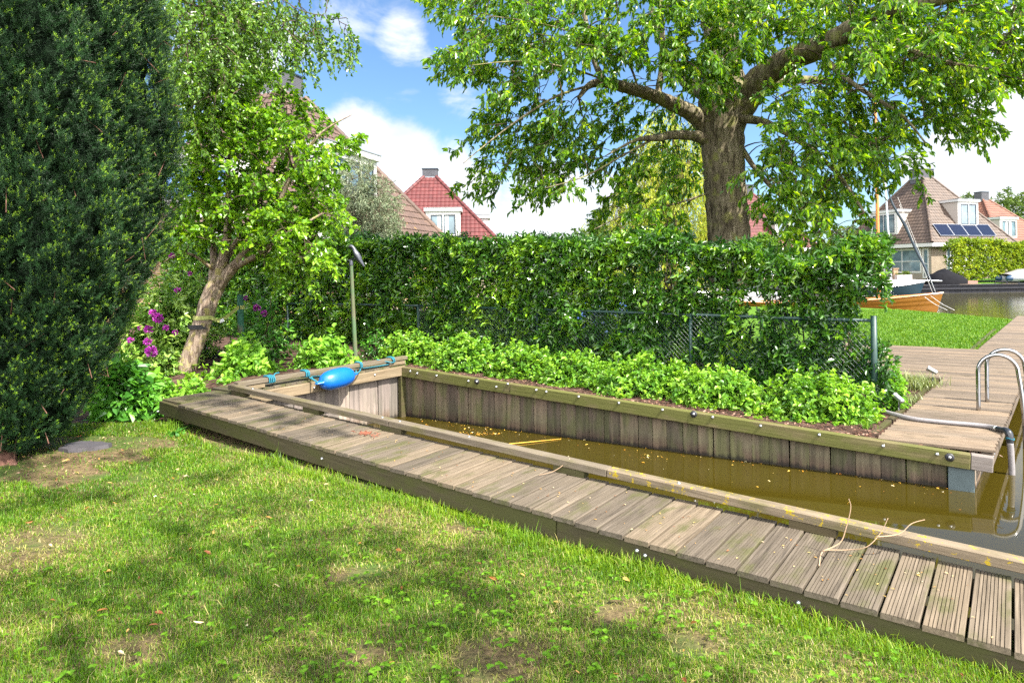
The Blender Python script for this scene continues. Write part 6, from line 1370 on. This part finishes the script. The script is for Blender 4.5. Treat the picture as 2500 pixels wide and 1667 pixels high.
# gate pillar
p = at(2186, 690, 51.5); mb = MB(); obox(mb, (p[0] - .18, 51.4, .42), (.36, 0, 0), (0, .36, 0), (0, 0, .95)); obox(mb, (p[0] - .22, 51.36, 1.371), (.44, 0, 0), (0, .44, 0), (0, 0, .08)); tag(mb.build('pillar', M['brick_orange']), 'short brick pillar with slab top at the left of the planters', 'pillar')
# far hedge
hx0 = at(2325, 640, 51.2)[0]
Ph = np.array([hx0, 51.0, 0.]); 
def hedge_top_far(s_): return 3.1 + .22 * np.sin(s_ * .8 + .5) + .1 * np.sin(s_ * 2.3) - .25 * np.exp(-s_ * 1.5) * 2
hedge('beech_hedge', 'yellow-green clipped hedge on the far bank in front of the brick house', Ph, np.array([1., 0, 0]), np.array([0, -1., 0]), 16, 1.4, .35, hedge_top_far, 9500, (.17, .10), 'leaf_farhedge', lambda s_: np.full(np.shape(s_), .2), None, q=6)
B('garden_shrub', 'low green plants under the left end of the far yellow-green hedge', 'shrub', 2312, 2352, 676, 698, 49.8, 160, (.13, .08), 'leaf_far', q=5, simple=True)
# covered boat
def loft(mb, secs, mat=0, close=True):
    secs = np.array(secs); n_, k_, _ = secs.shape; i = np.arange(n_ - 1)[:, None] * k_ + np.arange(k_ - 1)[None]; i = i.ravel(); mb.add(secs.reshape(-1, 3), [np.stack([i, i + 1, i + k_ + 1, i + k_], 1)], .5, None, mat)
def boat_hull(name_, parent, stern, bow, beam_, free_s, free_b, mat, strakes=0, deckmat=None, rake=.35):
    stern, bow = np.asarray(stern, float), np.asarray(bow, float); d = nrm((bow - stern) * [1, 1, 0]); sd = np.array([d[1], -d[0], 0]); L = np.linalg.norm((bow - stern)[:2]); wz = WZ
    T = np.linspace(0, 1, 22); K = 13; out_ = []; top = []
    for t_ in T:
        b_ = beam_ / 2 * (math.sin(math.pi * min(1, (.32 + .68 * t_)) ** 1.0) ** .75 if t_ > .3 else (.80 + .2 * t_ / .3)); b_ = beam_ / 2 * (1 - max(0, (t_ - .35) / .65) ** 2.3) * (.78 + .22 * min(1, t_ / .35)); fr = free_s + (free_b - free_s) * t_ ** 2 - .12 * math.sin(math.pi * t_)
        sec = []
        for j in range(K):
            f = j / (K - 1); ang = -math.pi / 2 + 0; y = (-.35 + (fr + .35) * f); wv = (f ** .42); sh = .018 * ((f * strakes) % 1) if strakes else 0
            xx = t_ * L - (1 - f) * rake * max(0, (t_ - .6) / .4) ** 1.5
            sec.append((xx, b_ * wv + sh * (b_ > .05), y))
        port = [stern + d * x + sd * y + Z_ * (wz - stern[2] + z) for x, y, z in sec[::-1]]; star = [stern + d * x - sd * y + Z_ * (wz - stern[2] + z) for x, y, z in sec]
        out_.append(port + star); top.append((port[0], star[-1]))
    mb = MB(); loft(mb, out_); mb.add(np.array(out_[0]), [tuple(range(2 * K))]); h_ = mb.build(name_, M[mat], parent)
    mb = MB(); loft(mb, [[a - Z_ * .05, (a + b) / 2 - Z_ * .0, b - Z_ * .05] for a, b in top]); mb.build('deck', M[deckmat or 'white'], parent)
    mb = MB(); tubes(mb, np.array([[a for a, b in top], [b for a, b in top]]), np.full((2, 22), .028), 6); mb.build('gunwale', M['mastwood' if strakes else 'steel'], parent)
    return h_
# wooden sailing boat
bow = at(2303, 720, 27.3); stn = np.array([9.6, 30.6, WZ]); bow0 = np.array([bow[0], bow[1], WZ])
sb = empty('sailing_boat', (bow0 + stn) / 2, 'varnished clinker wooden sailing boat moored behind the hedge end with orange mast', 'sailing boat')
boat_hull('hull', sb, stn, bow0, 1.9, .55, .88, 'varnish', 7, 'white')
mz = lambda x, y, Y: at(x, y, Y)
m0 = mz(2146, 725, 28.6); m1 = mz(2137, 250, 28.6); tube_obj('mast', [m0, (m0 + m1) / 2, m1], [.075, .07, .055], 'mastwood', sb, 10)
tube_obj('furled_sail', [mz(2166, 458, 27.9), mz(2180, 500, 27.85), mz(2210, 552, 27.8), mz(2240, 618, 27.6), mz(2265, 668, 27.5), mz(2284, 716, 27.4)], [.02, .045, .06, .055, .045, .03], 'sailcover', sb, 10)
for a, b in (((2192, 482, 27.9), (2285, 716, 27.35)), ((2139, 300, 28.6), (2160, 460, 28)), ((2196, 500, 27.8), (2278, 718, 27.4)), ((2160, 408, 28.1), (2178, 450, 28.0))): tube_obj('rigging_line', [mz(*a), (mz(*a) + mz(*b)) / 2, mz(*b)], .006, 'whiterope', sb, 5)
for (a, b, l_) in (((2256, 724, 27.4), (2312, 766, 24.6), 'upper white mooring line from the wooden boat bow to the lawn'), ((2272, 722, 27.3), (2330, 765, 24.5), 'lower white mooring line from the wooden boat bow tip to the lawn')):
    A_, B_ = mz(*a), mz(*b); B_[2] = -.06; o = tube_obj('mooring_line', [A_, (A_ + B_) / 2 - (0, 0, .05), B_], .010, 'whiterope', None, 6); tag(o, l_, 'rope')
# blue sailing yacht
a0 = at(2050, 700, 43.5); b0_ = at(2272, 700, 43.5); by = empty('blue_yacht', ((a0 + b0_) / 2), 'dark blue sailing yacht moored at the far bank behind the wooden boat', 'sailing boat')
boat_hull('hull', by, np.array([a0[0], 44.5, WZ]), np.array([b0_[0] - .3, 43.6, WZ]), 2.2, .75, .95, 'navy', 0, 'white', .5)
mb = MB(); p = at(2110, 690, 44); obox(mb, (p[0], 43.6, .42), (3.2, 0, 0), (0, 1.0, 0), (0, 0, .28)); mb.build('cabin', M['white'], by)
q0, q1 = at(2176, 690, 44), at(2158, 395, 44); tube_obj('mast', [q0, (q0 + q1) / 2, q1], .07, 'steel', by, 8)
tube_obj('boom', [at(2176, 684, 44), at(2300, 686, 43.4)], .05, 'steel', by, 8)
mb = MB(); p = at(2160, 708, 43); obox(mb, (a0[0] + .4, 43.35, WZ + .06), (b0_[0] - a0[0] - 2.2, 0, 0), (0, .04, 0), (0, 0, .04)); mb.build('stripe', M['white'], by)
# covered boat under black canvas
c0 = at(2268, 690, 48.6); c1 = at(2350, 690, 48.6); cvb = empty('covered_boat', (c0 + c1) / 2, 'boat under a black canvas cover beside the left end of the far hedge', 'boat')
secs = []
for i, t_ in enumerate(np.linspace(0, 1, 12)):
    x = c0[0] + (c1[0] - c0[0]) * t_; h_ = (.25 + .85 * (1 - abs(t_ - .45) * 1.25)) * (.55 if t_ == 0 else 1); w_ = 1.0 * math.sin(math.pi * (.12 + .76 * t_)) ** .5
    secs.append([(x + .03 * math.sin(j * 2 + i), 48.6 - w_ * math.cos(a), .22 + h_ * (math.sin(a) ** .7 if a > 0 else 0) + .07 * math.sin(i * 1.7 + j * 1.1) * math.sin(a)) for j, a in enumerate(np.linspace(0, math.pi, 11))])
mb = MB(); loft(mb, secs); mb.add(np.array(secs[0]), [tuple(range(11))]); mb.add(np.array(secs[-1]), [tuple(range(11))]); mb.build('cover', M['canvas'], cvb, True)
# inflatable dinghy at right edge
d0 = at(2447, 686, 50); di = empty('inflatable_dinghy', d0 + (1.2, 0, 0), 'grey inflatable dinghy with dark blue tube ends lying on the far bank', 'dinghy')
for k_, (dy_, dx_) in enumerate(((0, 0), (1.3, .15))):
    mb = MB(); P = np.array([[d0[0] + dx_ + .35, 49.6 + dy_, .55], [d0[0] + dx_ + 1.5, 49.6 + dy_, .58], [d0[0] + 3.2 + dx_, 49.7 + dy_ * .8, .62], [d0[0] + 4.1, 50.0 + dy_ * .3, .72]]); tubes(mb, P, np.array([.23, .24, .24, .2]), 14, cap=True); mb.build('tube', M['pvc'], di, True)
    mb = MB(); lathe(mb, P[0], (-1, 0, 0), [(.235, 0), (.22, .12), (.15, .3), (.03, .38), (.0005, .385)], 14); mb.build('cone', M['pvc_blue'], di, True)
mb = MB(); obox(mb, (d0[0] + .7, 49.8, .35), (2.6, 0, 0), (0, .95, 0), (0, 0, .3)); mb.build('floor', M['pvc'], di); mb = MB(); secs = [[(d0[0] + x, 49.5 + y, .78 + h_ * math.sin(math.pi * y / 1.6)) for y in np.linspace(0, 1.6, 7)] for x, h_ in ((.4, .1), (1.4, .45), (2.6, .5), (4.0, .3))]; loft(mb, secs); mb.build('cover', M['hose'], di, True)
# white motor boat behind the hedge
a0 = np.array([8.2, 29.5, WZ]); b0_ = np.array([13.2, 33.2, WZ]); wb = empty('motor_boat', (a0 + b0_) / 2, 'white cabin boat glimpsed through the thin part of the hedge', 'motor boat')
boat_hull('hull', wb, b0_, a0, 2.2, .8, 1.0, 'white', 0, 'white'); mb = MB(); obox(mb, (9.8, 30.6, .35), (1.9, 1.4, 0), (-.7, .95, 0), (0, 0, .75)); mb.build('cabin', M['white'], wb)
mb = MB(); obox(mb, (9.83, 30.58, .62), (1.8, 1.33, 0), (.02, -.03, 0), (0, 0, .34)); mb.build('cabin_window', M['sash'], wb)
# blue tarpaulin beyond the hedge
p = at(1462, 706, 17.5); mb = MB(); secs = [[(p[0] + x, 17.5 + y, .0 + h_ * math.sin(math.pi * (y + .4) / .9)) for y in np.linspace(-.4, .5, 7)] for x, h_ in ((-.7, .4), (-.4, .75), (.1, .85), (.7, .75), (.9, .4))]; loft(mb, secs); tag(mb.build('tarpaulin_heap', M['tarp']), 'blue tarpaulin glimpsed through the hedge left of the trunk', 'tarpaulin')
